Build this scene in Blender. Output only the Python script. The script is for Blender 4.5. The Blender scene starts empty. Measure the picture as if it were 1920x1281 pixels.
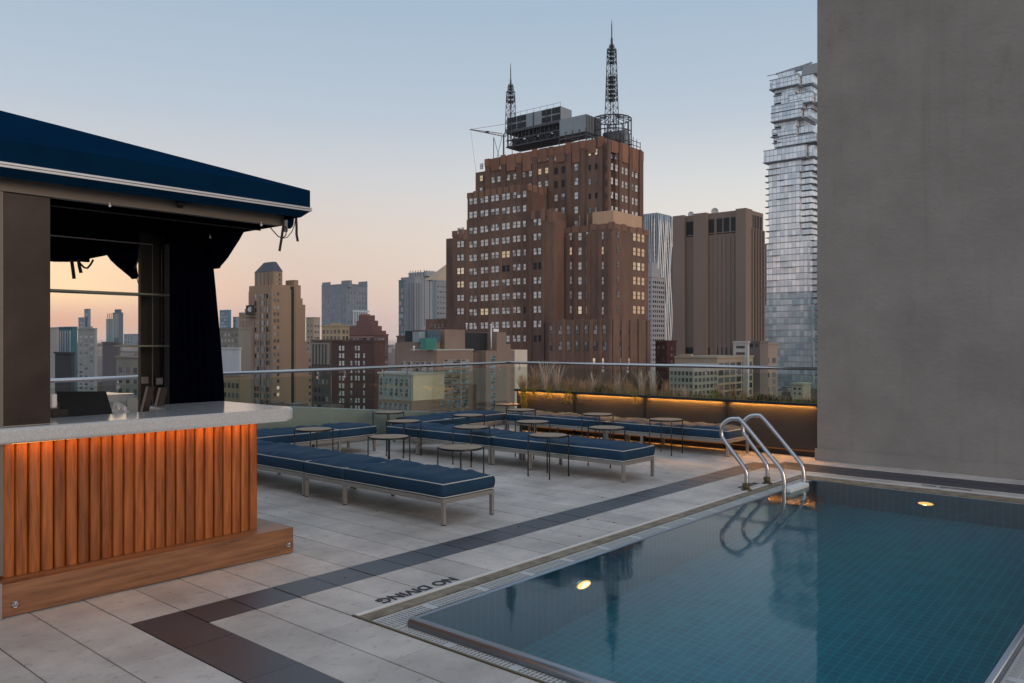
import bpy, bmesh, math, random
from mathutils import Vector, Matrix, noise
R_ = math.radians
random.seed(7)
S = bpy.context.scene
COL = S.collection
# ------------------------------------------------------------------ camera
FPX, YAW, YH, CH = 1518.3, 0.71397, 641.9, 1.6       # focal length in 1920-px units, heading, horizon row, eye height
GZ = -65.0                                            # street level below the roof deck
fwd = Vector((math.cos(YAW), math.sin(YAW))); rgt = Vector((math.sin(YAW), -math.cos(YAW)))
cd = bpy.data.cameras.new('camera'); cam = bpy.data.objects.new('camera', cd); COL.objects.link(cam)
cam.location = (0, 0, CH); cam.rotation_euler = (math.pi/2, 0, YAW - math.pi/2)
cd.sensor_width = 36; cd.lens = 36*FPX/1920; cd.shift_y = (YH-640.5)/1920; cd.clip_end = 20000; cd.clip_start = .05
S.camera = cam
# ------------------------------------------------------------------ sky
def lin(r, g, b):
    f = lambda c: (c/255/12.92 if c/255 <= .04045 else ((c/255+.055)/1.055)**2.4)
    return (f(r), f(g), f(b), 1)
W = bpy.data.worlds.new('World'); S.world = W; W.use_nodes = True
nt = W.node_tree; N = nt.nodes; Lk = nt.links
bg = N['Background']; bg.inputs[1].default_value = 1.0
tc = N.new('ShaderNodeTexCoord'); sp = N.new('ShaderNodeSeparateXYZ'); Lk.new(tc.outputs['Generated'], sp.inputs[0])
rp = N.new('ShaderNodeValToRGB'); Lk.new(sp.outputs[2], rp.inputs[0])
el = rp.color_ramp.elements
stops = [(0, (150,140,142)), (.004, (226,198,194)), (.035, (242,207,196)), (.075, (241,216,201)), (.125, (235,222,211)), (.18, (215,217,219)),
         (.26, (190,202,215)), (.38, (168,189,209)), (.6, (176,194,214)), (1, (186,202,222))]
while len(el) > 1: el.remove(el[-1])
el[0].position = 0; el[0].color = lin(*stops[0][1])
for p, c in stops[1:]:
    e = el.new(p); e.color = lin(*c)
def glow(u, power, col, band, inp):
    """band: [(z, amount)...] over the height of the view direction"""
    g = (fwd + rgt*((u-960)/FPX)).normalized()
    d = N.new('ShaderNodeVectorMath'); d.operation = 'DOT_PRODUCT'; d.inputs[1].default_value = (g.x, g.y, 0)
    Lk.new(tc.outputs['Generated'], d.inputs[0])
    m0 = N.new('ShaderNodeMath'); m0.operation = 'MAXIMUM'; m0.inputs[1].default_value = 0; Lk.new(d.outputs['Value'], m0.inputs[0])
    m1 = N.new('ShaderNodeMath'); m1.operation = 'POWER'; m1.inputs[1].default_value = power; Lk.new(m0.outputs[0], m1.inputs[0])
    rr = N.new('ShaderNodeValToRGB'); rr.color_ramp.interpolation = 'EASE'; e = rr.color_ramp.elements
    while len(e) > 1: e.remove(e[-1])
    e[0].position = band[0][0]; e[0].color = (band[0][1],)*3+(1,)
    for z, a in band[1:]:
        q = e.new(z); q.color = (a, a, a, 1)
    Lk.new(sp.outputs[2], rr.inputs[0])
    m2 = N.new('ShaderNodeMath'); m2.operation = 'MULTIPLY'; Lk.new(m1.outputs[0], m2.inputs[0]); Lk.new(rr.outputs[0], m2.inputs[1])
    mx = N.new('ShaderNodeMixRGB'); Lk.new(m2.outputs[0], mx.inputs[0]); Lk.new(inp, mx.inputs[1]); mx.inputs[2].default_value = col
    return mx.outputs[0]
o = glow(1500, 10, lin(240,238,230), [(0, .5), (.10, .6), (.30, 0)], rp.outputs[0])
o = glow(250, 8, lin(208,182,166), [(0, .5), (.10, .4), (.28, 0)], o)
o = glow(90, 75, lin(246,186,150), [(0, .15), (.025, .8), (.06, .75), (.12, 0)], o)
o = glow(70, 90, (1.36, 1.0, .56, 1), [(.02, 0), (.06, .75), (.12, .9), (.2, 0)], o)
Lk.new(o, bg.inputs[0])
sd = bpy.data.lights.new('sun', 'SUN'); sun = bpy.data.objects.new('sun', sd); COL.objects.link(sun)
sd.energy = .85; sd.angle = R_(25); sd.color = (1, .74, .52)
SUN_EL, SUN_AZ = R_(9), math.atan2(-.95, -.18)       # afterglow low behind the camera's right
sv = Vector((math.cos(SUN_AZ)*math.cos(SUN_EL), math.sin(SUN_AZ)*math.cos(SUN_EL), math.sin(SUN_EL)))
sun.rotation_euler = sv.to_track_quat('Z', 'Y').to_euler()
S.view_settings.view_transform = 'Standard'; S.view_settings.look = 'None'; S.view_settings.exposure = 0; S.view_settings.gamma = 1
S.cycles.use_denoising = True
# ------------------------------------------------------------------ projection helpers (pixels of the 1920-wide photograph)
def ray(u): return fwd + rgt*((u-960)/FPX)
def G(u, v, z=0):
    d = FPX*(CH-z)/(v-YH); p = ray(u)*d; return Vector((p.x, p.y, z))
def onX(u, v, X):
    r = ray(u); d = X/r.x; return Vector((X, r.y*d, CH-(v-YH)*d/FPX))
def onY(u, v, Y):
    r = ray(u); d = Y/r.y; return Vector((r.x*d, Y, CH-(v-YH)*d/FPX))
# ------------------------------------------------------------------ materials
def mat(name, base, rough=.7, metal=0, spec=.5, var=.0, scale=4, vcol=None, bump=0, bscale=30, stretch=(1,1,1), island=0, coat=0):
    m = bpy.data.materials.new(name); m.use_nodes = True
    n = m.node_tree.nodes; l = m.node_tree.links; b = n['Principled BSDF']
    base = tuple(base)[:3] + (1,)
    b.inputs['Base Color'].default_value = base; b.inputs['Roughness'].default_value = rough
    b.inputs['Metallic'].default_value = metal; b.inputs['Specular IOR Level'].default_value = spec
    if spec < .1: b.inputs['IOR'].default_value = 1.0
    elif spec <= .2: b.inputs['IOR'].default_value = 1.25
    if coat: b.inputs['Coat Weight'].default_value = coat; b.inputs['Coat Roughness'].default_value = .1
    co = None
    if var or bump:
        t = n.new('ShaderNodeTexCoord'); mp = n.new('ShaderNodeMapping'); mp.inputs['Scale'].default_value = stretch
        l.new(t.outputs['Object'], mp.inputs[0]); co = mp.outputs[0]
    if var:
        nz = n.new('ShaderNodeTexNoise'); nz.inputs['Scale'].default_value = scale; nz.inputs['Detail'].default_value = 6; nz.inputs['Roughness'].default_value = .62
        l.new(co, nz.inputs[0])
        r = n.new('ShaderNodeValToRGB'); c2 = vcol or tuple(c*(1-var) for c in base[:3])
        r.color_ramp.elements[0].position = .32; r.color_ramp.elements[1].position = .68
        r.color_ramp.elements[0].color = tuple(c2)[:3]+(1,); r.color_ramp.elements[1].color = base
        l.new(nz.outputs[0], r.inputs[0]); out = r.outputs[0]
        if island:
            ge = n.new('ShaderNodeNewGeometry'); hs = n.new('ShaderNodeHueSaturation'); mr = n.new('ShaderNodeMapRange')
            mr.inputs[3].default_value = 1-island; mr.inputs[4].default_value = 1+island
            l.new(ge.outputs['Random Per Island'], mr.inputs[0]); l.new(mr.outputs[0], hs.inputs['Value']); l.new(out, hs.inputs['Color']); out = hs.outputs[0]
        l.new(out, b.inputs['Base Color'])
        mr2 = n.new('ShaderNodeMapRange'); mr2.inputs[3].default_value = max(0, rough-.1); mr2.inputs[4].default_value = min(1, rough+.1)
        l.new(nz.outputs[0], mr2.inputs[0]); l.new(mr2.outputs[0], b.inputs['Roughness'])
    if bump:
        nb = n.new('ShaderNodeTexNoise'); nb.inputs['Scale'].default_value = bscale; nb.inputs['Detail'].default_value = 5; l.new(co, nb.inputs[0])
        bp = n.new('ShaderNodeBump'); bp.inputs['Strength'].default_value = bump; bp.inputs['Distance'].default_value = .02
        l.new(nb.outputs[0], bp.inputs['Height']); l.new(bp.outputs[0], b.inputs['Normal'])
    return m
def emit(name, col, s):
    m = bpy.data.materials.new(name); m.use_nodes = True; b = m.node_tree.nodes['Principled BSDF']
    b.inputs['Base Color'].default_value = (0,0,0,1); b.inputs['Emission Color'].default_value = tuple(col)+(1,); b.inputs['Emission Strength'].default_value = s
    return m
def glassmat(name, tint, ior=1.45, rough=0.0, boost=1.0):
    m = bpy.data.materials.new(name); m.use_nodes = True; n = m.node_tree.nodes; l = m.node_tree.links
    n.remove(n['Principled BSDF']); out = n['Material Output']
    tr = n.new('ShaderNodeBsdfTransparent'); tr.inputs[0].default_value = tuple(tint)+(1,)
    gl = n.new('ShaderNodeBsdfGlossy'); gl.inputs['Roughness'].default_value = rough
    fr = n.new('ShaderNodeFresnel'); fr.inputs[0].default_value = ior
    mu = n.new('ShaderNodeMath'); mu.operation = 'MULTIPLY'; mu.inputs[1].default_value = boost; l.new(fr.outputs[0], mu.inputs[0])
    mx = n.new('ShaderNodeMixShader'); l.new(mu.outputs[0], mx.inputs[0]); l.new(tr.outputs[0], mx.inputs[1]); l.new(gl.outputs[0], mx.inputs[2]); l.new(mx.outputs[0], out.inputs[0])
    return m
M = {}
M['tile'] = mat('pale stone paver', (.66,.59,.53), .60, var=.30, scale=1.7, vcol=(.40,.355,.32), bump=.22, bscale=55, island=.09)
def grime(m, scale, lo, hi, col, stretch=(1, 1, 1), detail=9):
    n = m.node_tree.nodes; l = m.node_tree.links; b = n['Principled BSDF']; src = b.inputs['Base Color'].links[0].from_socket
    t = n.new('ShaderNodeTexCoord'); mp = n.new('ShaderNodeMapping'); mp.inputs['Scale'].default_value = stretch; l.new(t.outputs['Object'], mp.inputs[0])
    z = n.new('ShaderNodeTexNoise'); z.inputs['Scale'].default_value = scale; z.inputs['Detail'].default_value = detail; z.inputs['Roughness'].default_value = .7; l.new(mp.outputs[0], z.inputs[0])
    r = n.new('ShaderNodeMapRange'); r.inputs[1].default_value = lo; r.inputs[2].default_value = hi; l.new(z.outputs[0], r.inputs[0])
    x = n.new('ShaderNodeMixRGB'); x.blend_type = 'MULTIPLY'; l.new(r.outputs[0], x.inputs[0]); l.new(src, x.inputs[1]); x.inputs[2].default_value = tuple(col)+(1,); l.new(x.outputs[0], b.inputs['Base Color'])
grime(M['tile'], 14, .56, .70, (.62,.58,.55)); grime(M['tile'], 90, .60, .68, (.5,.46,.43))
M['tile_dark'] = mat('charcoal stone paver', (.056,.060,.076), .42, var=.25, scale=4, bump=.1, bscale=80, island=.10)

M['joint'] = mat('dark joint', (.02,.018,.017), .9)
M['stucco'] = mat('grey stucco', (.325,.297,.275), .9, var=.16, scale=1.3, bump=.3, bscale=16, stretch=(1,1,1.3), spec=.15)
grime(M['stucco'], .55, .46, .66, (.88,.88,.88), (1, 1, 1.2)); grime(M['stucco'], 1.1, .60, .72, (.82,.80,.78), (1, 1.3, .5)); grime(M['stucco'], 3.0, .55, .75, (.90,.89,.88), (1, 3, .12))
M['steel'] = mat('brushed steel', (.60,.60,.62), .26, metal=1)
M['lip_steel'] = mat('dull pool steel', (.30,.33,.37), .38, metal=.9)
M['frame_metal'] = mat('taupe powder coat', (.36,.34,.32), .38, metal=.45, var=.1, scale=8)
M['bronze'] = mat('dark bronze sheet', (.085,.068,.06), .34, metal=.9, var=.35, scale=1.6, vcol=(.045,.036,.032), bump=.05, bscale=4)
M['beam'] = mat('brushed bronze beam', (.20,.18,.16), .45, metal=.45, var=.12, scale=3)
M['black'] = mat('black metal', (.018,.018,.02), .45, metal=.3)
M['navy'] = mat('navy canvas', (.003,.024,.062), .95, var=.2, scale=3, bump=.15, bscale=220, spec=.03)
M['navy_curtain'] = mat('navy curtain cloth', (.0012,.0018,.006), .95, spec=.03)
M['piping'] = mat('white piping', (.85,.85,.86), .6)
M['cushion'] = mat('blue cushion fabric', (.014,.052,.105), .80, var=.25, scale=7, bump=.25, bscale=260, spec=.3)
M['cush_pipe'] = mat('pale cushion piping', (.5,.5,.48), .7)
M['table_top'] = mat('weathered table top', (.38,.285,.20), .8, var=.35, scale=14, vcol=(.24,.175,.125), stretch=(1,5,1), bump=.1)
M['terrazzo'] = mat('pale speckled stone', (.64,.65,.65), .13, var=.3, scale=140, vcol=(.42,.44,.45), spec=.5)
M['wood'] = mat('oiled hardwood', (.42,.128,.028), .42, var=.6, scale=5, vcol=(.17,.043,.010), stretch=(6,6,.5), bump=.15, bscale=14, island=.24)
M['wood_base'] = mat('worn hardwood plinth', (.36,.165,.075), .45, var=.55, scale=3.6, vcol=(.14,.058,.028), stretch=(.45,5,7), bump=.15, bscale=10)
M['concrete'] = mat('stained coping', (.33,.27,.19), .75, var=.5, scale=9, vcol=(.14,.105,.07), bump=.3, bscale=40)
M['white_strip'] = mat('pale edge strip', (.75,.74,.72), .5)
M['grate'] = mat('grate plastic', (.55,.54,.52), .6)
M['brass'] = mat('weathered bronze', (.16,.125,.075), .5, metal=.6)
M['led'] = emit('amber light strip', (1, .42, .07), 190)
M['led_bar'] = emit('orange light strip', (1, .42, .03), 7)
M['led_low'] = emit('dim amber strip', (1, .33, .07), .14)
M['pool_lamp'] = emit('warm pool lamp', (1, .40, .10), 2.4)
M['post_dark'] = mat('dark bronze post', (.05,.042,.036), .5, metal=.4, var=.3, scale=2)
M['pool_core'] = emit('pool lamp core', (1, .62, .30), 7)
M['marking'] = mat('dark lettering', (.03,.035,.05), .8)
M['glass_rail'] = glassmat('clear balustrade glass', (.87,.92,.89), 1.45, boost=.45)
M['soil'] = mat('planter soil', (.06,.045,.03), .95, var=.4, scale=20)
M['parapet'] = mat('grey green parapet', (.42,.43,.45), .8, var=.15, scale=2)
# ------------------------------------------------------------------ mesh helpers
def bx(bm, x0, x1, y0, y1, z0, z1, mi=0, bev=0):
    vs = [bm.verts.new((x, y, z)) for z in (z0, z1) for y in (y0, y1) for x in (x0, x1)]
    fs = [bm.faces.new([vs[i] for i in q]) for q in ((0,2,3,1), (4,5,7,6), (0,1,5,4), (2,6,7,3), (0,4,6,2), (1,3,7,5))]
    for f in fs: f.material_index = mi
    if bev:
        es = list({e for f in fs for e in f.edges})
        r = bmesh.ops.bevel(bm, geom=es, offset=bev, segments=2, affect='EDGES', profile=.5)
        for f in r['faces']: f.material_index = mi
    return vs
def prism(bm, pts, z0, z1, mi=0):
    b = [bm.verts.new((x, y, z0)) for x, y in pts]; t = [bm.verts.new((x, y, z1)) for x, y in pts]; n = len(pts)
    f = bm.faces.new(list(reversed(b))); f.material_index = mi; f = bm.faces.new(t); f.material_index = mi
    for i in range(n):
        f = bm.faces.new((b[i], b[(i+1) % n], t[(i+1) % n], t[i])); f.material_index = mi
def tube(bm, pts, r, seg=8, closed=False, mi=0, cap=True):
    pts = [Vector(p) for p in pts]; n = len(pts); rings = []
    up = Vector((0, 0, 1)); prev = None
    for i, p in enumerate(pts):
        a = pts[(i-1) % n] if (closed or i) else p; b = pts[(i+1) % n] if (closed or i < n-1) else p
        t = (b-a).normalized()
        if prev is None:
            x = t.cross(up)
            if x.length < .05: x = t.cross(Vector((1, 0, 0)))
        else: x = prev - t*prev.dot(t)
        x.normalize(); prev = x; y = t.cross(x)
        rr = r[i] if isinstance(r, (list, tuple)) else r
        rings.append([bm.verts.new(p + (x*math.cos(2*math.pi*k/seg) + y*math.sin(2*math.pi*k/seg))*rr) for k in range(seg)])
    m = n if closed else n-1
    for i in range(m):
        A, B = rings[i], rings[(i+1) % n]
        for k in range(seg):
            f = bm.faces.new((A[k], A[(k+1) % seg], B[(k+1) % seg], B[k])); f.material_index = mi; f.smooth = True
    if not closed and cap:
        f = bm.faces.new(list(reversed(rings[0]))); f.material_index = mi; f = bm.faces.new(rings[-1]); f.material_index = mi
def cyl(bm, x, y, z0, z1, r, seg=16, r2=None, mi=0): tube(bm, [(x, y, z0), (x, y, z1)], [r, r2 if r2 is not None else r], seg, mi=mi)
def BM(): return bmesh.new()
def obj(name, bm, mats, parent=None, loc=None, rotz=0, smooth=False):
    me = bpy.data.meshes.new(name)
    if smooth:
        for f in bm.faces: f.smooth = True
    bmesh.ops.recalc_face_normals(bm, faces=bm.faces[:])
    bm.to_mesh(me); bm.free()
    for m in (mats if isinstance(mats, (list, tuple)) else [mats]): me.materials.append(M[m] if isinstance(m, str) else m)
    o = bpy.data.objects.new(name, me); COL.objects.link(o)
    if loc is not None: o.location = loc
    o.rotation_euler.z = rotz
    if parent: o.parent = parent
    return o
def thing(name, label, cat, loc=(0, 0, 0), rotz=0, group=None):
    o = bpy.data.objects.new(name, None); COL.objects.link(o); o.location = loc; o.rotation_euler = (0, 0, rotz); o.empty_display_size = .2
    o['label'] = label; o['category'] = cat
    if group: o['group'] = group
    return o
def tag(o, label, cat, group=None, kind=None):
    o['label'] = label; o['category'] = cat
    if group: o['group'] = group
    if kind: o['kind'] = kind
    return o
def struct(name, bm, m, **k):
    o = obj(name, bm, m, **k); o['kind'] = 'structure'; return o
def dup(root, loc, rotz, label):
    r = root.copy(); COL.objects.link(r); r.location = loc; r.rotation_euler = (0, 0, rotz); r['label'] = label
    for ch in list(root.children):
        c = ch.copy(); COL.objects.link(c); c.parent = r
        for g in ch.children:
            d = g.copy(); COL.objects.link(d); d.parent = c
    return r
def textmesh(body, size, ext=.0015):
    cu = bpy.data.curves.new('t', 'FONT'); cu.body = body; cu.size = size; cu.extrude = ext; cu.align_x = 'CENTER'; cu.align_y = 'CENTER'; cu.offset = size*.012
    to = bpy.data.objects.new('t', cu); COL.objects.link(to)
    dg = bpy.context.evaluated_depsgraph_get(); me = bpy.data.meshes.new_from_object(to.evaluated_get(dg))
    bpy.data.objects.remove(to); return me

# ================================================================== DECK
TX0, TP = 1.445, .305
POOL_X0, POOL_X1, POOL_Y0, POOL_Y1 = 2.965, 9.73, .45, 3.81
bm = BM()
xs = [TX0 + TP*k for k in range(-14, 36)]
xs[-1] = 12.2
STR_Y0, STR_Y1 = 4.335, 4.65
def addtile(x0, x1, y0, y1, dark, gy=.0012):
    g = .0045; z = random.uniform(-.0012, .0008); b = .0015
    if x1-x0 < .03 or y1-y0 < .03: return
    vs = bx(bm, x0+g, x1-g, y0+gy, y1-gy, -.03, z, mi=1 if dark else 0)
def col_y(x0, x1, ya, yb, off=0, dark=False):
    y = yb - off
    if off: addtile(x0, x1, y, yb, dark)
    while y > ya+.001:
        n = max(ya, y-.61)
        if n-ya < .12: n = ya
        addtile(x0, x1, n, y, dark); y = n
for i in range(len(xs)-1):
    x0, x1 = xs[i], xs[i+1]; xm = (x0+x1)/2
    inp = POOL_X0-.02 < xm < POOL_X1+.02
    x0c = x0; x1c = x1
    if abs(x1-POOL_X0) < .05: x1c = POOL_X0
    if abs(x0-POOL_X0) < .05: x0c = POOL_X0
    # beyond the long dark stripe
    col_y(x0c, x1c, STR_Y1, 10.45, off=.305 if i % 2 else 0)
    # the stripe itself
    if 2.05 < xm < 10.42: addtile(x0, x1, STR_Y0, STR_Y1, True)
    else: addtile(x0, x1, STR_Y0, STR_Y1, False)
    if 2.05 < xm < 2.38: col_y(x0, x1, -3, STR_Y0, off=.27, dark=True)
    elif 10.11 < xm < 10.45: col_y(x0, x1, -3, STR_Y0, dark=True)
    elif inp:
        xa, xb = max(x0, POOL_X0), min(x1, POOL_X1)
        addtile(xa, xb, POOL_Y1, STR_Y0, False)
        if xb < x1-.03: col_y(xb, x1, -3, STR_Y0)
        col_y(xa, xb, -3, POOL_Y0)
    else: col_y(x0, x1c, -3, STR_Y0, off=.27 if i % 2 else 0)
deck = struct('deck', bm, ['tile', 'tile_dark'])
bm = BM()
for a in ((-3, POOL_X0-.002, -3.2, 10.5), (POOL_X0-.002, POOL_X1+.002, POOL_Y1+.002, 10.5), (POOL_X0-.002, POOL_X1+.002, -3.2, POOL_Y0-.002), (POOL_X1+.002, 12.3, -3.2, 10.5)):
    bx(bm, a[0], a[1], a[2], a[3], -.6, -.032)
struct('roof_slab', bm, 'joint')
bm = BM()
for i in range(70):
    x = random.uniform(.8, 9); y = random.uniform(1.5, 8.5)
    if POOL_X0-.1 < x < POOL_X1 and y < POOL_Y1+.1: continue
    if y > 5.2 and x < 3.7: continue
    r = random.uniform(.004, .012); a = random.uniform(0, 3.1)
    pts = [(x+math.cos(a+k)*r*(1 if k % 2 else .45), y+math.sin(a+k)*r*(1 if k % 2 else .45)) for k in (0, 1, 2.2, 3.4, 4.5, 5.4)]
    prism(bm, pts, .001, .004)
o = obj('fallen_leaves', bm, mat('dry leaf', (.06, .04, .025), .9)); tag(o, 'scattered small dry leaves and specks lying on the deck pavers', 'leaves', kind='stuff')

# ================================================================== POOL
WZ = .03; WX0, WX1, WY0, WY1 = 3.14, 9.2, .80, 3.44
FLZ = -1.15
def tilemat():
    m = bpy.data.materials.new('teal mosaic tile'); m.use_nodes = True; n = m.node_tree.nodes; l = m.node_tree.links; b = n['Principled BSDF']
    t = n.new('ShaderNodeTexCoord'); sep = n.new('ShaderNodeSeparateXYZ'); l.new(t.outputs['Object'], sep.inputs[0])
    geo = n.new('ShaderNodeNewGeometry'); sn = n.new('ShaderNodeSeparateXYZ'); l.new(geo.outputs['True Normal'], sn.inputs[0])
    def line(src, pitch, w):
        a = n.new('ShaderNodeMath'); a.operation = 'DIVIDE'; a.inputs[1].default_value = pitch; l.new(src, a.inputs[0])
        f = n.new('ShaderNodeMath'); f.operation = 'FRACT'; l.new(a.outputs[0], f.inputs[0])
        c = n.new('ShaderNodeMath'); c.operation = 'LESS_THAN'; c.inputs[1].default_value = w; l.new(f.outputs[0], c.inputs[0]); return c.outputs[0]
    def mx_(a, c, op='MAXIMUM'):
        q = n.new('ShaderNodeMath'); q.operation = op; l.new(a, q.inputs[0]); l.new(c, q.inputs[1]); return q.outputs[0]
    g = mx_(mx_(line(sep.outputs[0], .068, .12), line(sep.outputs[1], .068, .12)), line(sep.outputs[2], .068, .08))
    nz = n.new('ShaderNodeTexNoise'); nz.inputs['Scale'].default_value = 6; l.new(t.outputs['Object'], nz.inputs[0])
    r = n.new('ShaderNodeValToRGB'); r.color_ramp.elements[0].color = (.001,.205,.29,1); r.color_ramp.elements[1].color = (.002,.27,.365,1)
    r.color_ramp.elements[0].position = .35; r.color_ramp.elements[1].position = .65; l.new(nz.outputs[0], r.inputs[0])
    mc = n.new('ShaderNodeMixRGB'); l.new(g, mc.inputs[0]); l.new(r.outputs[0], mc.inputs[1]); mc.inputs[2].default_value = (.012,.37,.46,1)
    l.new(mc.outputs[0], b.inputs['Base Color']); b.inputs['Roughness'].default_value = .4
    return m
M['mosaic'] = tilemat()
def quad(bm, a, b, c, d, mi=0):
    f = bm.faces.new([bm.verts.new(p) for p in (a, b, c, d)]); f.material_index = mi
bm = BM()
x0, x1, y0, y1 = WX0-.001, WX1+.001, WY0-.001, WY1+.001
bx(bm, x0-.2, x1+.2, y0-.2, y1+.2, FLZ-.15, FLZ)
bx(bm, x0-.012, x0, y0, y1, FLZ, WZ-.015); bx(bm, x1, x1+.012, y0, y1, FLZ, WZ-.015)
bx(bm, x0-.012, x1+.012, y0-.012, y0, FLZ, WZ-.015); bx(bm, x0-.012, x1+.012, y1, y1+.012, FLZ, WZ-.015)
struct('pool_basin', bm, 'mosaic')
m = bpy.data.materials.new('pool water'); m.use_nodes = True; n = m.node_tree.nodes; l = m.node_tree.links
n.remove(n['Principled BSDF']); rf = n.new('ShaderNodeBsdfRefraction'); rf.inputs['IOR'].default_value = 1.33; rf.inputs['Roughness'].default_value = 0; rf.inputs[0].default_value = (.70,.99,1,1)
gg = n.new('ShaderNodeBsdfGlossy'); gg.inputs['Roughness'].default_value = .05; fz_ = n.new('ShaderNodeFresnel'); fz_.inputs[0].default_value = 1.33; gb = n.new('ShaderNodeMixShader'); l.new(fz_.outputs[0], gb.inputs[0]); l.new(rf.outputs[0], gb.inputs[1]); l.new(gg.outputs[0], gb.inputs[2])
t = n.new('ShaderNodeTexCoord'); n1 = n.new('ShaderNodeTexNoise'); n1.inputs['Scale'].default_value = 2.2; n1.inputs['Detail'].default_value = 2; l.new(t.outputs['Object'], n1.inputs[0])
n2 = n.new('ShaderNodeTexNoise'); n2.inputs['Scale'].default_value = 13; n2.inputs['Detail'].default_value = 1; l.new(t.outputs['Object'], n2.inputs[0])
ad = n.new('ShaderNodeMath'); ad.operation = 'MULTIPLY_ADD'; ad.inputs[1].default_value = .10; l.new(n2.outputs[0], ad.inputs[0]); l.new(n1.outputs[0], ad.inputs[2])
bp = n.new('ShaderNodeBump'); bp.inputs['Strength'].default_value = .15; bp.inputs['Distance'].default_value = .01; l.new(ad.outputs[0], bp.inputs['Height']); [l.new(bp.outputs[0], q_.inputs['Normal']) for q_ in (rf, gg, fz_)]
l.new(gb.outputs[0], n['Material Output'].inputs[0]); M['water'] = m
bm = BM(); quad(bm, (WX0, WY0, WZ-.004), (WX1, WY0, WZ-.004), (WX1, WY1, WZ-.004), (WX0, WY1, WZ-.004)); struct('pool_water', bm, 'water')
# gutter bed, coping, grates, steel lip
bm = BM()
for a in ((POOL_X0, WX0-.03, POOL_Y0, POOL_Y1), (WX0-.03, WX1+.03, WY1+.03, POOL_Y1), (WX0-.03, WX1+.03, POOL_Y0, WY0-.03), (WX1+.03, POOL_X1, POOL_Y0, POOL_Y1)): bx(bm, a[0], a[1], a[2], a[3], -.12, -.045)
struct('pool_gutter', bm, 'joint')
bm = BM()
bx(bm, POOL_X0, POOL_X1, 3.69, POOL_Y1-.022, -.044, -.006, 0); bx(bm, POOL_X0+.02, POOL_X1, POOL_Y1-.020, POOL_Y1-.002, -.044, .004, 1)
bx(bm, 9.45, POOL_X1-.022, WY0-.1, 3.685, -.044, -.006, 0); bx(bm, POOL_X1-.020, POOL_X1-.002, POOL_Y0, POOL_Y1-.03, -.044, .004, 1)
bx(bm, POOL_X0+.001, POOL_X0+.014, POOL_Y0, POOL_Y1, -.044, .006, 2)
bx(bm, POOL_X0+.014, POOL_X1, POOL_Y0, POOL_Y0+.13, -.044, .002, 1)
o = struct('pool_coping', bm, ['concrete', 'white_strip', 'brass'])
def grate(name, x0, x1, y0, y1, alongx):
    bm = BM(); z0, z1 = -.028, -.012; p = .026; bw = .011
    seg = .42
    if alongx:
        bx(bm, x0, x1, y0, y0+.014, z0, z1); bx(bm, x0, x1, y1-.014, y1, z0, z1); a, b = x0, x1
    else:
        bx(bm, x0, x0+.014, y0, y1, z0, z1); bx(bm, x1-.014, x1, y0, y1, z0, z1); a, b = y0, y1
    k = a; i = 0
    while k < b:
        w = .06 if i % 16 == 15 else bw
        if alongx: bx(bm, k, min(k+w, b), y0+.0145, y1-.0145, z0, z1-.001)
        else: bx(bm, x0+.0145, x1-.0145, k, min(k+w, b), z0, z1-.001)
        k += w + p - bw; i += 1
    for q in (.33, .66):
        if alongx: bx(bm, x0, x1, y0+(y1-y0)*q-.004, y0+(y1-y0)*q+.004, z0-.004, z1-.004)
        else: bx(bm, x0+(x1-x0)*q-.004, x0+(x1-x0)*q+.004, y0, y1, z0-.004, z1-.004)
    o = obj(name, bm, 'grate'); return o
for lb, a in (('perforated overflow grate along the long left side of the pool', (2.99, 9.44, 3.475, 3.685, True)), ('perforated overflow grate across the near end of the pool', (2.985, 3.095, .8, 3.465, False)),
              ('perforated overflow grate along the right side of the pool', (3.15, 9.1, .60, .765, True)), ('perforated overflow grate under the far coping of the pool', (9.235, 9.44, .8, 3.465, False))):
    tag(grate('overflow_grate', *a), lb, 'grate', 'overflow grates around the pool')
bm = BM()
tube(bm, [(WX0-.015, WY0-.015, .008), (WX1+.015, WY0-.015, .008), (WX1+.015, WY1+.015, .008), (WX0-.015, WY1+.015, .008)], .026, 12, closed=True)
tube(bm, [(WX0-.028, WY0-.02, .004), (WX0-.028, WY1+.01, .004)], .036, 14)
bx(bm, WX0-.045, WX0-.012, WY0-.03, WY1+.03, -.05, .008)
bx(bm, WX0-.03, WX1+.03, WY1+.016, WY1+.03, -.05, .0)
o = obj('pool_lip', bm, 'lip_steel'); tag(o, 'rounded stainless steel lip running round the water of the pool', 'pool edge')
def pool_light(p, axis, label):
    t = thing('pool_light', label, 'light', p, group='underwater pool lights')
    bm = BM()
    n = Vector(axis); a = Vector((0, 0, 0)); tube(bm, [a, a+n*.03], [.11, .10], 20); obj('bezel', bm, 'steel', t)
    bm = BM(); tube(bm, [a+n*.031, a+n*.04], [.075, .07], 20); obj('lens', bm, 'pool_lamp', t)
    bm = BM(); tube(bm, [a+n*.041+Vector((.008, 0, .012)), a+n*.046+Vector((.008, 0, .012))], [.036, .03], 14); tube(bm, [a+n*.041+Vector((-.03, 0, -.025)), a+n*.045+Vector((-.03, 0, -.025))], [.02, .016], 12); obj('bulb', bm, 'pool_core', t)
pool_light((4.72, WY1-.001, -.5), (0, -1, 0), 'round underwater lamp glowing on the long left side wall of the pool')
pool_light((WX1-.001, 2.26, -.5), (-1, 0, 0), 'round underwater lamp glowing on the far end wall of the pool')
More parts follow.
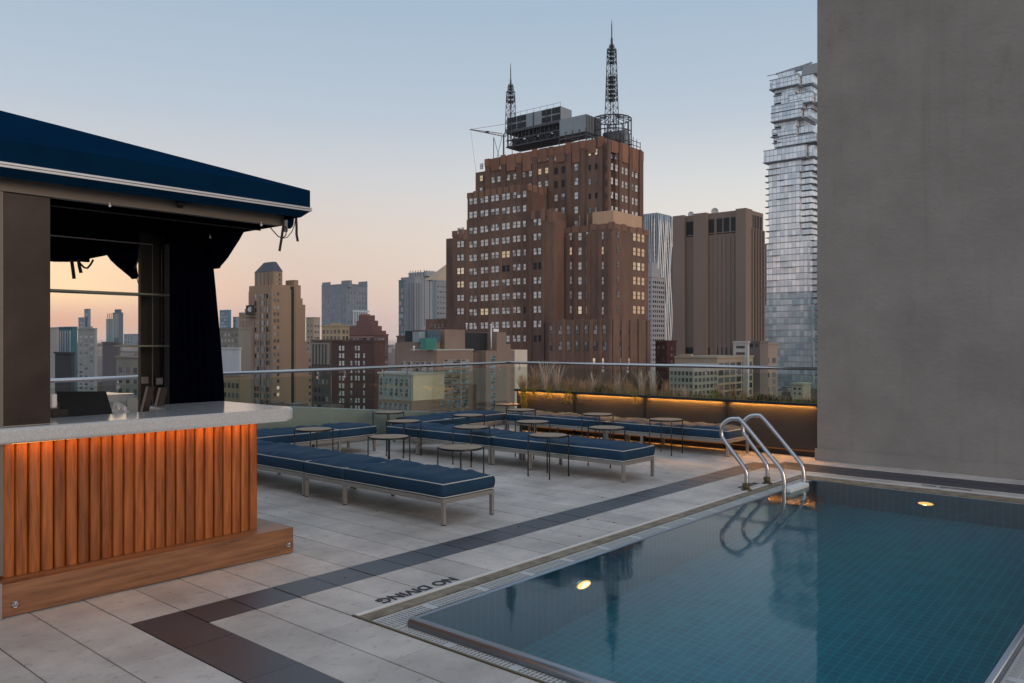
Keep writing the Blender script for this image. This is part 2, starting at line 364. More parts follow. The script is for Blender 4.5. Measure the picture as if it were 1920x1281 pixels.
# lettering
def lettering(body, size, loc, rz, label, sx=1):
    me = textmesh(body, size); me.materials.append(M['marking']); o = bpy.data.objects.new('deck_lettering', me); COL.objects.link(o)
    o.location = loc; o.rotation_euler.z = rz; o.scale.x = sx; tag(o, label, 'lettering', 'no diving markings')
a = G(704, 1124); b = G(848, 1087)
lettering('NO DIVING', .125, ((a.x+b.x)/2, 3.885, .0035), math.pi, 'dark NO DIVING lettering on the pavers near the near corner of the pool', 1.02)
a = G(1767, 919); M['faded'] = mat('faded lettering', (.19,.19,.20), .8); lettering('NO DIVING', .095, (9.85, a.y, .0035), -math.pi/2, 'faint NO DIVING lettering beyond the far end of the pool', 1.0)
[o_.data.materials.__setitem__(0, M['faded']) for o_ in bpy.data.objects if o_.name.startswith('deck_lettering') and o_.location.x > 9.5]
a = G(1424, 893); lettering('NO DIVING', .105, (8.56, 3.93, .0035), math.pi, 'small NO DIVING lettering between the two ladder anchors', .75)
# ladder
lad = thing('pool_ladder', 'curved stainless steel pool ladder with a white step at the waterline', 'ladder', (8.56, 3.825, 0))
def rail_pts():
    key = [(3.88, -.02), (3.88, .12), (3.885, .19), (3.93, .26), (4.16, .50), (4.215, .58), (4.20, .68), (4.12, .745), (4.02, .76), (3.93, .73), (3.60, .42), (3.51, .335), (3.43, .25), (3.40, .14), (3.40, 0), (3.40, -.9)]
    out = []
    P = [Vector((0, y, z)) for y, z in key]; P = [P[0]]+P+[P[-1]]
    for i in range(1, len(P)-2):
        for k in range(5):
            t = k/5; a, b, c, d = P[i-1:i+3]
            out.append(.5*((2*b)+(c-a)*t+(2*a-5*b+4*c-d)*t*t+(3*b-a-3*c+d)*t**3))
    out.append(P[-1]); return out
for X in (8.32, 8.90):
    bm = BM(); tube(bm, [((X-8.61)*.93, 3.405+(p.y-3.40)*.87-3.825, p.z) for p in rail_pts()], .0225, 12); obj('rail', bm, 'steel', lad)
    bm = BM(); X = 8.61+(X-8.61)*.93; cyl(bm, X-8.61, 0, .0, .075, .035, 14); bx(bm, X-8.61-.05, X-8.61-.02, -.025, .025, .045, .08, bev=.004); cyl(bm, X-8.61, 0, 0, .012, .055, 16); obj('anchor_collar', bm, 'brass', lad)
M['step'] = mat('white plastic step', (.72, .78, .78), .4)
for z in (.045, -.26, -.56):
    bm = BM(); bx(bm, -.245, .245, -.49, -.385, z-.028, z+.022, bev=.01); obj('step', bm, 'step', lad)

# ================================================================== RIGHT WALL
bm = BM(); bx(bm, 11.03, 17, -9, 4.07, 0.0, 15)
bx(bm, 10.995, 11.029, -9, 4.09, .002, .16); 
w = obj('party_wall', bm, 'stucco'); tag(w, 'tall windowless grey stucco wall rising behind the pool', 'wall')

# ================================================================== PLANTER with lights
PX, PY0, PY1, PT = 11.2, 4.12, 9.62, .752
t = thing('planter', 'long dark metal planter box with amber light strips under its lip', 'planter', (PX, (PY0+PY1)/2, 0))
ox, oy = PX, (PY0+PY1)/2
seams = [PY0, 5.48, 6.90, 8.30, PY1]
M['panel'] = mat('dark planter panel', (.045,.040,.038), .5, metal=.2, var=.25, scale=2)
for i in range(4):
    bm = BM(); bx(bm, .012, .04, seams[i]-oy+.02, seams[i+1]-oy-.02, .10, PT-.03, bev=.003); obj('panel', bm, 'panel', t)
    bm = BM(); bx(bm, -.020, -.008, seams[i]-oy+(.07 if i else .05), seams[i+1]-oy-.07, PT-.034, PT-.0305); obj('light_strip', bm, 'led', t)
bm = BM(); bx(bm, .041, .62, PY0-oy, PY1-oy, .08, PT-.06); bx(bm, -.042, .03, PY0-oy, PY1-oy, PT-.03, PT, bev=.002); bx(bm, -.042, -.038, PY0-oy, PY1-oy, PT-.040, PT-.0301); bx(bm, .59, .63, PY0-oy, PY1-oy, PT-.059, PT)  # thin flange under the lip added to hide the strip from the pool
for y in seams[1:-1]: bx(bm, .002, .040, y-oy-.018, y-oy+.018, .02, PT-.031)
bx(bm, .002, .040, PY0-oy, PY0-oy+.02, .02, PT-.031)
obj('box', bm, 'black', t)
bm = BM(); bx(bm, .06, .45, PY0-oy+.05, PY1-oy-.05, .003, .078); obj('toe_kick', bm, 'black', t)
bm = BM(); bx(bm, .02, .045, PY0-oy, PY1-oy-.3, .078, .092); obj('base_light_strip', bm, 'led_low', t)
bm = BM(); bx(bm, .031, .588, PY0-oy+.01, PY1-oy-.01, PT-.058, PT-.03); obj('soil', bm, 'soil', t)
# plants
def leafmat(name, c1, c2):
    m = mat(name, c1, .75, var=.5, scale=3, vcol=c2, island=.35, spec=.2); return m
M['grass_tan'] = leafmat('dry grass blades', (.62,.42,.24), (.38,.23,.12))
M['grass_pale'] = leafmat('pale grass blades', (.72,.58,.45), (.48,.37,.27))
M['green1'] = leafmat('sedum leaves', (.26,.31,.07), (.12,.16,.035)); M['green2'] = leafmat('dark shrub leaves', (.035,.06,.02), (.015,.03,.012)); M['yellow'] = leafmat('trailing yellow stems', (.34,.26,.04), (.17,.13,.02))
def blade(bm, p, h, lean, az, w, head=False):
    d = Vector((math.cos(az), math.sin(az), 0)); s = Vector((-d.y, d.x, 0)); prev = None; n = 5
    for i in range(n+1):
        k = i/n; c = p + d*lean*k*k + Vector((0, 0, h*(k-.12*k*k*lean/max(h, .1)))); ww = w*(1-k*.85)
        if head and k > .6: ww = w*(1.6 if i < n else .3)
        a, b = bm.verts.new(c-s*ww), bm.verts.new(c+s*ww)
        if prev: bm.faces.new((prev[0], prev[1], b, a))
        prev = (a, b)
def tuft(x, y, h, nb, spread, m, label, name='ornamental_grass', grp='grass clumps in the planter'):
    bm = BM()
    for i in range(int(nb*1.7)):
        az = random.uniform(0, 6.28); r = random.uniform(0, .05)
        hh = .78*h*random.uniform(.3, 1)
        blade(bm, Vector((math.cos(az)*r, math.sin(az)*r, 0)), hh, spread*random.uniform(.2, 1)*hh, az+random.uniform(-.5, .5), random.uniform(.0018, .0036), head=hh > .75*h)
    o = obj(name, bm, m, loc=(x, y, PT-.035)); tag(o, label, 'grass', grp)
spots = [(980, .42, 'grass_tan', 160, .9, 'bushy rust coloured grass clump at the far left end of the planter'), (1002, .62, 'grass_tan', 120, .6, 'tall reddish grass clump second from the far left end of the planter'),
         (1022, .74, 'grass_pale', 100, .5, 'tallest feathery pale grass clump behind the planter lip'), (1045, .66, 'grass_pale', 90, .5, 'feathery pale grass clump left of the first panel gap'),
         (1068, .40, 'grass_tan', 110, .8, 'low russet grass clump above the trailing stems'), (1092, .34, 'grass_tan', 100, .9, 'short arching brown grass clump left of the dark round shrub'),
         (1112, .50, 'grass_pale', 70, .6, 'thin straw coloured grass clump just left of the dark round shrub'), (1160, .50, 'grass_pale', 60, .45, 'sparse upright grass clump right of the dark round shrub'),
         (1178, .42, 'grass_tan', 60, .5, 'small brown grass clump near the second light strip end'), (1203, .60, 'grass_pale', 90, .4, 'upright pale grass clump above the panel seam beside the tower'),
         (1225, .56, 'grass_pale', 90, .45, 'wispy grass clump in front of the red brick block'), (1250, .42, 'grass_tan', 70, .5, 'short tan grass clump in front of the slab tower base'),
         (1285, .28, 'grass_pale', 50, .6, 'very short pale grass clump over the third light strip'), (1348, .32, 'grass_tan', 90, .6, 'russet grass clump above the last panel seam'),
         (1372, .40, 'grass_tan', 90, .6, 'russet grass clump left of the low dark bush'), (1395, .30, 'grass_tan', 60, .6, 'small russet grass clump touching the low dark bush')]
for u, h, m_, nb, spd, lb in spots:
    X = PX + random.uniform(.15, .45); p = onX(u, 700, X); tuft(p.x, max(p.y, PY0+.1), h, nb, spd, m_, lb)
def leafy(name, bm_pts, n, size, m_, label, cat='shrub', kind=None, grp=None):
    bm = BM()
    for i in range(n):
        p = bm_pts(); q = Matrix.Rotation(random.uniform(0, 6.28), 3, 'Z') @ Matrix.Rotation(random.uniform(-1.2, 1.2), 3, 'X') @ Matrix.Rotation(random.uniform(-.8, .8), 3, 'Y')
        s = size*random.uniform(.5, 1.2)
        vs = [bm.verts.new(Vector(p)+q@Vector(c)*s) for c in ((-.35, 0, 0), (0, -.8, .05), (.35, 0, 0), (0, .8, .05))]
        bm.faces.new(vs)
    o = obj(name, bm, m_); tag(o, label, cat, grp, kind); return o
def blob(c, r):
    def f():
        while 1:
            v = Vector([random.uniform(-1, 1) for _ in range(3)])
            if .35 < v.length < 1: break
        return (c[0]+v.x*r[0], c[1]+v.y*r[1], c[2]+abs(v.z)*r[2])
    return f
c = onX(1132, 0, PX+.2); leafy('round_shrub', blob((c.x, c.y, PT-.03), (.16, .22, .15)), 700, .018, 'green2', 'dark round evergreen shrub above the second light strip', grp='shrubs in the planter')
c = onX(1338, 0, PX+.25); leafy('round_shrub', blob((c.x, c.y, PT-.03), (.11, .1, .15)), 400, .018, 'green1', 'small upright green shrub left of the last panel seam', grp='shrubs in the planter')
c = onX(1432, 0, PX+.22); leafy('round_shrub', blob((c.x, c.y, PT-.03), (.15, .26, .12)), 800, .018, 'green2', 'wide low dark green bush above the last light strip', grp='shrubs in the planter')
def bed():
    y = random.uniform(PY0+.03, PY1-.1); k = noise.noise(Vector((y*2.3, 1.7, 0)))
    return (PX+random.uniform(.04, .56), y, PT-.03+random.random()**2*(.07+.05*k))
leafy('ground_cover', bed, 9000, .013, 'green1', 'low yellow green sedum covering the soil of the planter', 'ground cover', kind='stuff')
bm = BM()
for i in range(3600):
    y = random.uniform(PY0+.05, PY1-.05); k = .5+.5*noise.noise(Vector((y*1.9, 3.3, 0))); far = max(0, (y-6.9)/2.7)
    if random.random() > .25+.5*far+.35*k: continue
    blade(bm, Vector((PX+random.uniform(.05, .55), y, PT-.035)), random.uniform(.08, .20)*(1+1.0*far*k+.4*k), random.uniform(.05, .30), random.uniform(0, 6.28), random.uniform(.0016, .003))
o = obj('dry_grass', bm, 'grass_tan'); tag(o, 'fuzzy russet dry grass filling the planter bed', 'grass', kind='stuff')
def trail(u, n, L, label, wd):
    c = onX(u, 0, PX); bm = BM()
    for i in range(n):
        y = c.y + random.gauss(0, wd); x = PX-.055-random.random()*.03; z = PT+random.uniform(0, .03); pts = []; ll = L*random.uniform(.5, 1)
        for k in range(7): pts.append((x-.03*math.sin(k*.5)+random.uniform(-.008, .008), y+random.uniform(-.012, .012), z-ll*k/6))
        tube(bm, pts, .002, 4)
        for k in range(24):
            q = Vector(pts[random.randrange(7)]) + Vector([random.uniform(-.015, .015) for _ in range(3)]); s = random.uniform(.006, .013)
            a = random.uniform(0, 6.28); d = Vector((0, math.cos(a), math.sin(a)))*s; e = Vector((random.uniform(-.3, .3), -math.sin(a), math.cos(a)))*s*.5
            bm.faces.new([bm.verts.new(q+v) for v in (d, e, -d, -e)])
    o = obj('trailing_plant', bm, 'yellow'); tag(o, label, 'plant', 'plants trailing over the planter lip')
trail(988, 26, .46, 'long golden trailing plant hanging at the far left end of the planter', .05)
trail(1001, 8, .12, 'short yellow sprigs hanging beside the long trailing plant', .08)
trail(1032, 6, .16, 'thin yellow sprigs hanging over the middle of the first light strip', .05)
trail(1070, 8, .26, 'yellow sprigs hanging at the right end of the first light strip', .04)
trail(1193, 4, .2, 'brownish sprigs hanging left of the planter panel seam', .06)

# ================================================================== GLASS BALUSTRADES
RX, RY = 11.92, 10.4
CX = 12.0
def balustrade(name, label, p0, p1, z0, z1, cuts, gb):
    t = thing('glass_balustrade', label, 'railing', (p0[0], p0[1], 0), group='glass balustrades around the deck')
    P0, P1 = Vector(p0), Vector(p1); L = (P1-P0).length; d = (P1-P0)/L; t.rotation_euler.z = math.atan2(d.y, d.x)
    bm = BM(); tube(bm, [(0, 0, z0), (L, 0, z1)], .026, 12); obj('handrail', bm, 'steel', t)
    ks = [0]+cuts+[L]
    for i in range(len(ks)-1):
        a, b = ks[i]+.008, ks[i+1]-.008; za = z0+(z1-z0)*a/L-.085; zb = z0+(z1-z0)*b/L-.085
        bm = BM(); vs = [bm.verts.new(q) for q in ((a, -.006, gb), (b, -.006, gb), (b, -.006, zb), (a, -.006, za), (a, .006, gb), (b, .006, gb), (b, .006, zb), (a, .006, za))]
        for q in ((0,1,2,3), (7,6,5,4), (0,4,5,1), (3,2,6,7), (0,3,7,4), (1,5,6,2)): bm.faces.new([vs[j] for j in q])
        obj('glass_panel', bm, 'glass_rail', t)
        for k in (a+.25, b-.25):
            zz = z0+(z1-z0)*k/L; bm = BM(); tube(bm, [(k, 0, zz-.02), (k, 0, zz-.10)], .007, 6); bx(bm, k-.02, k+.02, -.011, .011, zz-.14, zz-.09, bev=.002); obj('bracket', bm, 'steel', t)
    bm = BM(); bx(bm, 0, L, -.03, .03, .0, gb-.001 if gb > .05 else .06); obj('base_shoe', bm, 'frame_metal', t)
xc = [onY(u, 0, RY).x for u in (420, 622, 740, 865)]
X0 = -2.5
cuts = [onY(40, 0, RY).x-X0, onY(260, 0, RY).x-X0] + [x-X0 for x in (xc[1], xc[2], xc[3])]
balustrade('l', 'glass balustrade with steel handrail along the far left edge of the deck', (X0, RY), (11.9, RY), 1.10, 1.205, sorted(cuts), .06)
yc = onX(1152, 0, 11.9).y; yd = onX(1350, 0, 11.9).y
balustrade('r', 'glass balustrade with steel handrail behind the planter', (11.9, RY-.02), (11.9, 4.08), 1.207, 1.213, [RY-yc, RY-yd], .06)
# roof upstand beyond the glass
bm = BM()
pa, pb, pc = onY(400, 757, 10.62), onY(850, 774, 10.62), onX(1560, 735, 12.4)
def wedge(bm, a, b, za, zb, th, n):
    a = Vector(a[:2]); b = Vector(b[:2]); n = Vector(n)*th
    P = [(a.x, a.y), (b.x, b.y), (b.x+n.x, b.y+n.y), (a.x+n.x, a.y+n.y)]; Z = (za, zb, zb, za)
    lo = [bm.verts.new((x, y, -1)) for x, y in P]; hi = [bm.verts.new((x, y, z)) for (x, y), z in zip(P, Z)]
    bm.faces.new(lo[::-1]); bm.faces.new(hi)
    for i in range(4): bm.faces.new((lo[i], lo[(i+1) % 4], hi[(i+1) % 4], hi[i]))
zl = (pb.z-pa.z)/(pb.x-pa.x)
wedge(bm, (-2.5, 10.46), (12.3, 10.46), pa.z+zl*(-2.5-pa.x), pb.z+zl*(12.3-pb.x), .3, (0, 1))
wedge(bm, (12.02, 10.44), (12.02, 4.1), .22, .50, .3, (1, 0))
o = obj('parapet_wall', bm, 'parapet'); tag(o, 'low grey green parapet just outside the glass balustrades', 'parapet')

# ================================================================== LOUNGERS
def cushion_mesh(L, Wd, H, seed):
    nx, ny = max(6, int(L/.045)), 15; bm = BM(); r = .028
    def prof(a, n, size):   # maps 0..n to position with dense rounded border
        k = a/n; return k*size
    top = {}
    for i in range(nx+1):
        for j in range(ny+1):
            x = i/nx*L; y = j/ny*Wd
            ex = min(x, L-x); ey = min(y, Wd-y); e = min(ex, ey)
            dome = .032*min(1, ex/.12)**.6*min(1, ey/.12)**.6
            wr = noise.noise(Vector((x*9+seed*7+y*2.5, y*2.2, seed)))*.034*min(1, e/.05) + noise.noise(Vector((x*16, y*7+seed+x*5, seed*3)))*.004*min(1, e/.05)
            top[i, j] = bm.verts.new((x, y, H-.006 if e == 0 else H+dome+wr))
    for i in range(nx):
        for j in range(ny): bm.faces.new((top[i, j], top[i+1, j], top[i+1, j+1], top[i, j+1]))
    border = [(i, 0) for i in range(nx)]+[(nx, j) for j in range(ny)]+[(i, ny) for i in range(nx, 0, -1)]+[(0, j) for j in range(ny, 0, -1)]
    rings = [[top[b] for b in border]]
    for dz, off in ((-.02, .008), (-.05, .012), (-.09, .010), (-(H-.004), .0)):
        ring = []
        for (i, j) in border:
            x, y = i/nx*L, j/ny*Wd; nxx = -1 if i == 0 else (1 if i == nx else 0); nyy = -1 if j == 0 else (1 if j == ny else 0)
            w = noise.noise(Vector((x*5+seed, y*5, dz*9)))*.004
            ring.append(bm.verts.new((x+nxx*(off+w), y+nyy*(off+w), H+dz)))
        rings.append(ring)
    n = len(border)
    for a in range(len(rings)-1):
        for k in range(n): bm.faces.new((rings[a][k], rings[a+1][k], rings[a+1][(k+1) % n], rings[a][(k+1) % n]))
    bm.faces.new(rings[-1])
    # piping path
    pip = []
    for (i, j) in border:
        x, y = i/nx*L, j/ny*Wd; cx, cy = max(r, min(L-r, x)), max(r, min(Wd-r, y)); pip.append((x, y))
    return bm, pip
def add_cushion(parent, x0, L, Wd, z, seed):
    H = .13; bm, pip = cushion_mesh(L, Wd, H, seed)
    c = obj('cushion', bm, 'cushion', parent, loc=(x0, 0, z), smooth=True)
    for zz, off in ((H-.006, .003), (.008, .004)):
        bm = BM(); tube(bm, [(x+(-off if x == 0 else off if x == L else 0), y+(-off if y == 0 else off if y == Wd else 0), zz+noise.noise(Vector((x*3, y*3, seed)))*.004) for x, y in pip], .0052, 6, closed=True)
        obj('piping', bm, 'cush_pipe', c)
LW = .66; LT = 2.06; JL = 1.41
def make_lounger(label):
    t = thing('sun_lounger', label, 'sun lounger', group='low blue sun loungers')
    z = .232
    bm = BM(); w = .036
    bx(bm, 0, LT, 0, w, z-.04, z, bev=.003); bx(bm, 0, LT, LW-w, LW, z-.04, z, bev=.003); bx(bm, 0, w, w, LW-w, z-.04, z, bev=.003); bx(bm, LT-w, LT, w, LW-w, z-.04, z, bev=.003)
    bx(bm, JL-.02, JL+.02, w, LW-w, z-.035, z-.005)
    for k in range(9): bx(bm, .16+k*.21, .2+k*.21, w, LW-w, z-.02, z-.004)
    obj('frame', bm, 'frame_metal', t)
    for x in (0, JL-.02, LT-.036):
        for y in (0, LW-.036):
            bm = BM(); bx(bm, x+.002, x+.034, y+.002, y+.034, .008, z-.041); bx(bm, x+.004, x+.032, y+.004, y+.032, 0, .008, 1); obj('leg', bm, ['frame_metal', 'black'], t)
    add_cushion(t, .012, JL-.03, LW-.01, z+.004, 1.3); add_cushion(t, JL+.0, LT-JL-.012, LW-.01, z+.004, 4.1)
    for k in (.5, .95):
        bm = BM(); bx(bm, k, k+.03, -.004, .012, z-.075, z-.035, bev=.003); obj('hinge_clip', bm, 'black', t)
    return t
# rotation +90 deg: local x -> world +Y, local y -> world -X
LG = [((5.59, 5.06), 90, 'sun lounger nearest the camera with its square cushion farther away'),
      ((5.59, 7.15), 90, 'sun lounger partly hidden behind the right end of the wooden bar'),
      ((8.46, 5.06), 90, 'sun lounger in the middle row, its end nearest the pool'),
      ((8.46, 7.15), 90, 'sun lounger in the middle row, farther from the pool and behind its twin'),
      ((11.15, 5.10), 90, 'sun lounger against the planter beside the pool ladder'),
      ((11.15, 7.19), 90, 'sun lounger against the left half of the planter'),
      ((5.66, 9.36), 0, 'sun lounger set crosswise by the far glass, left of the gap'),
      ((10.62, 9.98), 180, 'sun lounger set crosswise by the far glass, right of the gap')]
first = make_lounger(LG[0][2]); first.location = LG[0][0]+(0,); first.rotation_euler.z = R_(90)
for k, ((x, y), a, lb) in enumerate(LG[1:]): dup(first, (x+(.012, -.015, .01, -.01, .012, 0, .01)[k], y, 0), R_(a+(.5, -.6, .4, -.3, .5, -.5, .4)[k]), lb)

# ================================================================== SIDE TABLES
def make_table(label):
    t = thing('side_table', label, 'side table', group='small round side tables among the loungers')
    h = .495; r = .225
    bm = BM(); cyl(bm, 0, 0, h-.012, h, r, 40); obj('tabletop', bm, 'table_top', t)
    bm = BM(); N_ = 40
    for i in range(N_):
        a, b = 2*math.pi*i/N_, 2*math.pi*(i+1)/N_
        vs = [bm.verts.new((math.cos(q)*rr, math.sin(q)*rr, z)) for q in (a, b) for rr, z in ((r+.001, h-.02), (r+.006, h-.02), (r+.006, h+.001), (r+.001, h+.001))]
        for k in range(4): bm.faces.new((vs[k], vs[(k+1) % 4], vs[4+(k+1) % 4], vs[4+k]))
    obj('rim', bm, 'black', t)
    for k in range(4):
        a = math.pi/4+k*math.pi/2; bm = BM(); c, s = math.cos(a), math.sin(a)
        cyl(bm, c*.242, s*.242, 0, h, .0075, 8); tube(bm, [(c*.242, s*.242, h-.012), (c*.05, s*.05, h-.018)], .006, 6); cyl(bm, c*.242, s*.242, 0, .012, .011, 8)
        obj('leg', bm, 'black', t)
    return t
TB = [(6.16, 8.69, 'pale round side table in front of the crosswise lounger left of the gap'), (6.25, 7.33, 'round side table nearest the square cushion of the front lounger'),
      (7.62, 8.62, 'pale round side table before the left end of the middle row'), (8.43, 9.9, 'pale round side table in the gap at the far glass parapet'),
      (6.11, 6.01, 'round side table just behind the nearest lounger'), (7.67, 7.35, 'round side table on the near side of the middle row, third from the pool'),
      (8.88, 8.57, 'round side table in front of the crosswise lounger right of the gap'), (10.9, 9.55, 'dark side table at the far left corner of the planter'),
      (10.15, 8.6, 'round side table beside the hanging golden plant'), (8.75, 7.2, 'round side table behind the middle row, left one'),
      (7.6, 6.01, 'round side table with all four legs clear, on the near side of the middle row'), (10.3, 7.18, 'round side table against the middle of the planter loungers'),
      (8.77, 5.97, 'round side table just behind the middle row nearest the pool'), (10.25, 5.95, 'round side table closest to the pool ladder')]
t0 = make_table(TB[0][2]); t0.location = (TB[0][0], TB[0][1], 0)
for x, y, lb in TB[1:]: dup(t0, (x, y, 0), random.uniform(-.06, .06), lb)
# ================================================================== BAR KIOSK
BX0, BX1, BY0 = 1.605, 3.566, 5.29
bar = thing('outdoor_bar', 'outdoor bar with upright hardwood slats and a pale stone counter', 'bar', ((BX0+BX1)/2, BY0, 0))
bo = Vector(((BX0+BX1)/2, BY0, 0))
def bb(bm, x0, x1, y0, y1, z0, z1, o=bo, **k): bx(bm, x0-o.x, x1-o.x, y0-o.y, y1-o.y, z0-o.z, z1-o.z, **k)
bm = BM(); bb(bm, BX0, BX1, BY0, 6.45, .004, .195, bev=.004)
for v in bm.verts: v.co.z += 0
obj('plinth', bm, 'wood_base', bar)
bm = BM(); bb(bm, BX0-.07, BX0-.004, 5.27, 5.6, .003, .21); obj('end_post', bm, 'frame_metal', bar)
bm = BM(); zt = 1.0; SP = (3.362-1.655)/24
for i in range(24):
    xc_ = 1.655+SP*(i+.5)-bo.x; hw = SP*.478; base = 5.478-bo.y; dep = .036+random.uniform(-.002, .002); pr = []
    for k in range(9):
        a = math.pi*k/8; c = math.cos(a); s_ = math.sin(a)
        pr.append((xc_-hw*(abs(c)**.6)*(1 if c > 0 else -1), base-dep*(s_**.55)))
    prism(bm, pr, .196, zt-random.uniform(.0, .004))
bm.faces.ensure_lookup_table(); obj('slat_front', bm, 'wood', bar)
bm = BM(); bb(bm, 1.655, 3.345, 5.479, 5.80, .196, 1.0); bb(bm, 2.95, 3.345, 5.801, 6.38, .196, 1.0)
obj('body', bm, mat('dark bar carcass', (.05, .02, .008), .7), bar)
# counter, an L of polished stone with rounded near corner
def rounded(cx, cy, r, a0, a1, n=6): return [(cx+r*math.cos(R_(a0+(a1-a0)*k/n)), cy+r*math.sin(R_(a0+(a1-a0)*k/n))) for k in range(n+1)]
yf, yb, yr, xr, xi, xl = 5.30, 5.81, 6.40, 3.615, 2.93, 1.45
poly = [(xl, yf)]+rounded(xr-.10, yf+.10, .10, -90, 0)+rounded(xr-.05, yr-.05, .05, 0, 90, 3)+[(xi, yr), (xi, yb), (xl, yb)]
bm = BM(); prism(bm, [(x-bo.x, y-bo.y) for x, y in poly], 1.004, 1.10)
es = [e for e in bm.edges if abs(e.verts[0].co.z-e.verts[1].co.z) < 1e-5]
r = bmesh.ops.bevel(bm, geom=es, offset=.022, segments=4, affect='EDGES', profile=.5); obj('countertop', bm, 'terrazzo', bar)
bm = BM(); bb(bm, 1.68, 3.33, 5.36, 5.42, .999, 1.0035); obj('light_strip', bm, 'led_bar', bar)
for u, v in ((28, 1133), (540, 1021)):
    p = onY(u, v, BY0)-bo; bm = BM()
    bx(bm, p.x-.018, p.x+.018, -.006, -.001, p.z-.018, p.z+.018, bev=.002)
    tube(bm, [(p.x-.02, -.006, p.z+.012), (p.x, -.03, p.z+.014), (p.x+.02, -.008, p.z+.012)], .004, 8); tube(bm, [(p.x-.02, -.006, p.z-.012), (p.x, -.024, p.z-.012), (p.x+.018, -.008, p.z-.012)], .004, 8); tube(bm, [(p.x, -.006, p.z), (p.x, -.03, p.z)], .006, 8)
    obj('latch', bm, 'steel', bar)
# kiosk frame and canopy
KX0, KX1, KY0, KY1 = -1.2, 3.54, 5.40, 9.0
k0 = Vector((KX1, KY0, 0)); kio = thing('canopy_kiosk', 'bar kiosk with a navy canvas hip canopy on bronze metal posts', 'kiosk', k0)
def kb(bm, *a, **k): bb(bm, *a, o=k0, **k)
bm = BM()
kb(bm, KX0, KX1, KY0, KY0+.05, 2.492, 2.583, bev=.003); obj('beam', bm, 'beam', kio); bm = BM(); kb(bm, KX1-.05, KX1, KY0+.051, KY1, 2.492, 2.583, bev=.003); kb(bm, KX0, KX1-.051, KY1-.05, KY1, 2.492, 2.583)
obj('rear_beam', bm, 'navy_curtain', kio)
pL, pR = onY(8, 400, KY0).x, onY(95, 400, KY0).x
bm = BM(); kb(bm, pL, pR, KY0+.004, KY0+.04, 1.102, 2.488, bev=.002); obj('post_panel', bm, 'bronze', kio)
bm = BM(); kb(bm, pL-.4, pL-.004, KY0+.002, KY0+.04, .22, 2.49); kb(bm, pL-.4, pL-.05, 5.6, 5.7, 0, 2.6); obj('post_panel', bm, 'beam', kio)
bm = BM(); kb(bm, onY(533, 0, 5.46).x, onY(539, 0, 5.46).x, 5.455, 5.475, 2.46, 2.60); obj('end_bracket', bm, 'steel', kio)
# back wall posts
yb_ = 7.2
def px(u, y=yb_): return onY(u, 0, y).x
for u0, u1, m_, dy in ((263.5, 285, 'bronze', 0), (285.5, 306.5, 'bronze', .03), (306, 323, 'beam', -.02)):
    bm = BM(); kb(bm, px(u0), px(u1), yb_+dy, yb_+dy+.05, .9, 2.58, bev=.003); obj('back_post', bm, 'post_dark', kio)
z = onY(190, 450, yb_-.03).z
bm = BM(); tube(bm, [(KX0-k0.x, yb_-.03-k0.y, z), (px(286, yb_-.03)-k0.x, yb_-.03-k0.y, z), (px(286, yb_-.03)-k0.x, yb_-.03-k0.y, .9)], .006, 6); obj('trim_rail', bm, 'frame_metal', kio)
z = onY(200, 398, 5.6).z; bm = BM(); tube(bm, [(KX0-k0.x, .2, z), (-.06, .2, z)], .005, 6); obj('trim_rail', bm, 'post_dark', kio)
for u0, u1, v in ((40, 308, 549), (224, 308, 648)):
    z = onY(200 if v < 600 else 265, v, yb_-.15).z; bm = BM(); kb(bm, onY(u0, 0, yb_-.15).x, onY(u1, 0, yb_-.15).x, yb_-.28, yb_-.04, z-.012, z+.004, bev=.002); obj('shelf', bm, mat('shelf glass edge', (.22, .25, .20), .25), kio)
for u, v in ((271.5, 713), (298.5, 715)):
    p = onY(u, v, yb_-.004); bm = BM(); bb(bm, p.x-.03, p.x+.03, yb_-.012, yb_-.001, p.z-.03, p.z+.03, o=k0, bev=.002); obj('cover_plate', bm, 'frame_metal', kio)
# canopy cloth
ex, ey, zv0, zv1, sl = 3.655, 5.2, 2.598, 2.756, .352
EX0, EY1 = -1.35, 9.15; ap = (EY1-ey)/2
bm = BM()
c_ = [(EX0, ey), (ex, ey), (ex, EY1), (EX0, EY1)]
lo = [bm.verts.new((x-k0.x, y-k0.y, zv0)) for x, y in c_]; hi = [bm.verts.new((x-k0.x, y-k0.y, zv1)) for x, y in c_]
r0 = bm.verts.new((ex-ap-k0.x, ey+ap-k0.y, zv1+sl*ap)); r1 = bm.verts.new((EX0+ap-k0.x, ey+ap-k0.y, zv1+sl*ap))
for i in range(4): bm.faces.new((lo[i], lo[(i+1) % 4], hi[(i+1) % 4], hi[i]))
bm.faces.new((hi[0], hi[1], r0, r1)); bm.faces.new((hi[1], hi[2], r0)); bm.faces.new((hi[2], hi[3], r1, r0)); bm.faces.new((hi[3], hi[0], r1))
bmesh.ops.subdivide_edges(bm, edges=bm.edges[:], cuts=5, use_grid_fill=True)
for v in bm.verts:
    if v.co.z > zv0+.02: v.co += Vector((0, -1, .3))*noise.noise(v.co*1.4)*.006
r = bmesh.ops.solidify(bm, geom=bm.faces[:], thickness=.004)
can = obj('canopy', bm, 'navy', kio)
bm = BM()
for dz in (.0, .017):
    tube(bm, [(x-k0.x+(.006 if x > 0 else -.006), y-k0.y+(-.006 if y < 6 else .006), zv0+dz+.004) for x, y in c_], .0072, 6, closed=True)
obj('piping', bm, 'piping', can)
bm = BM()  # under-flap turned inwards below the piping
ins, dz = .05, .048
q = [(EX0+ins, ey+ins), (ex-ins, ey+ins), (ex-ins, EY1-ins), (EX0+ins, EY1-ins)]
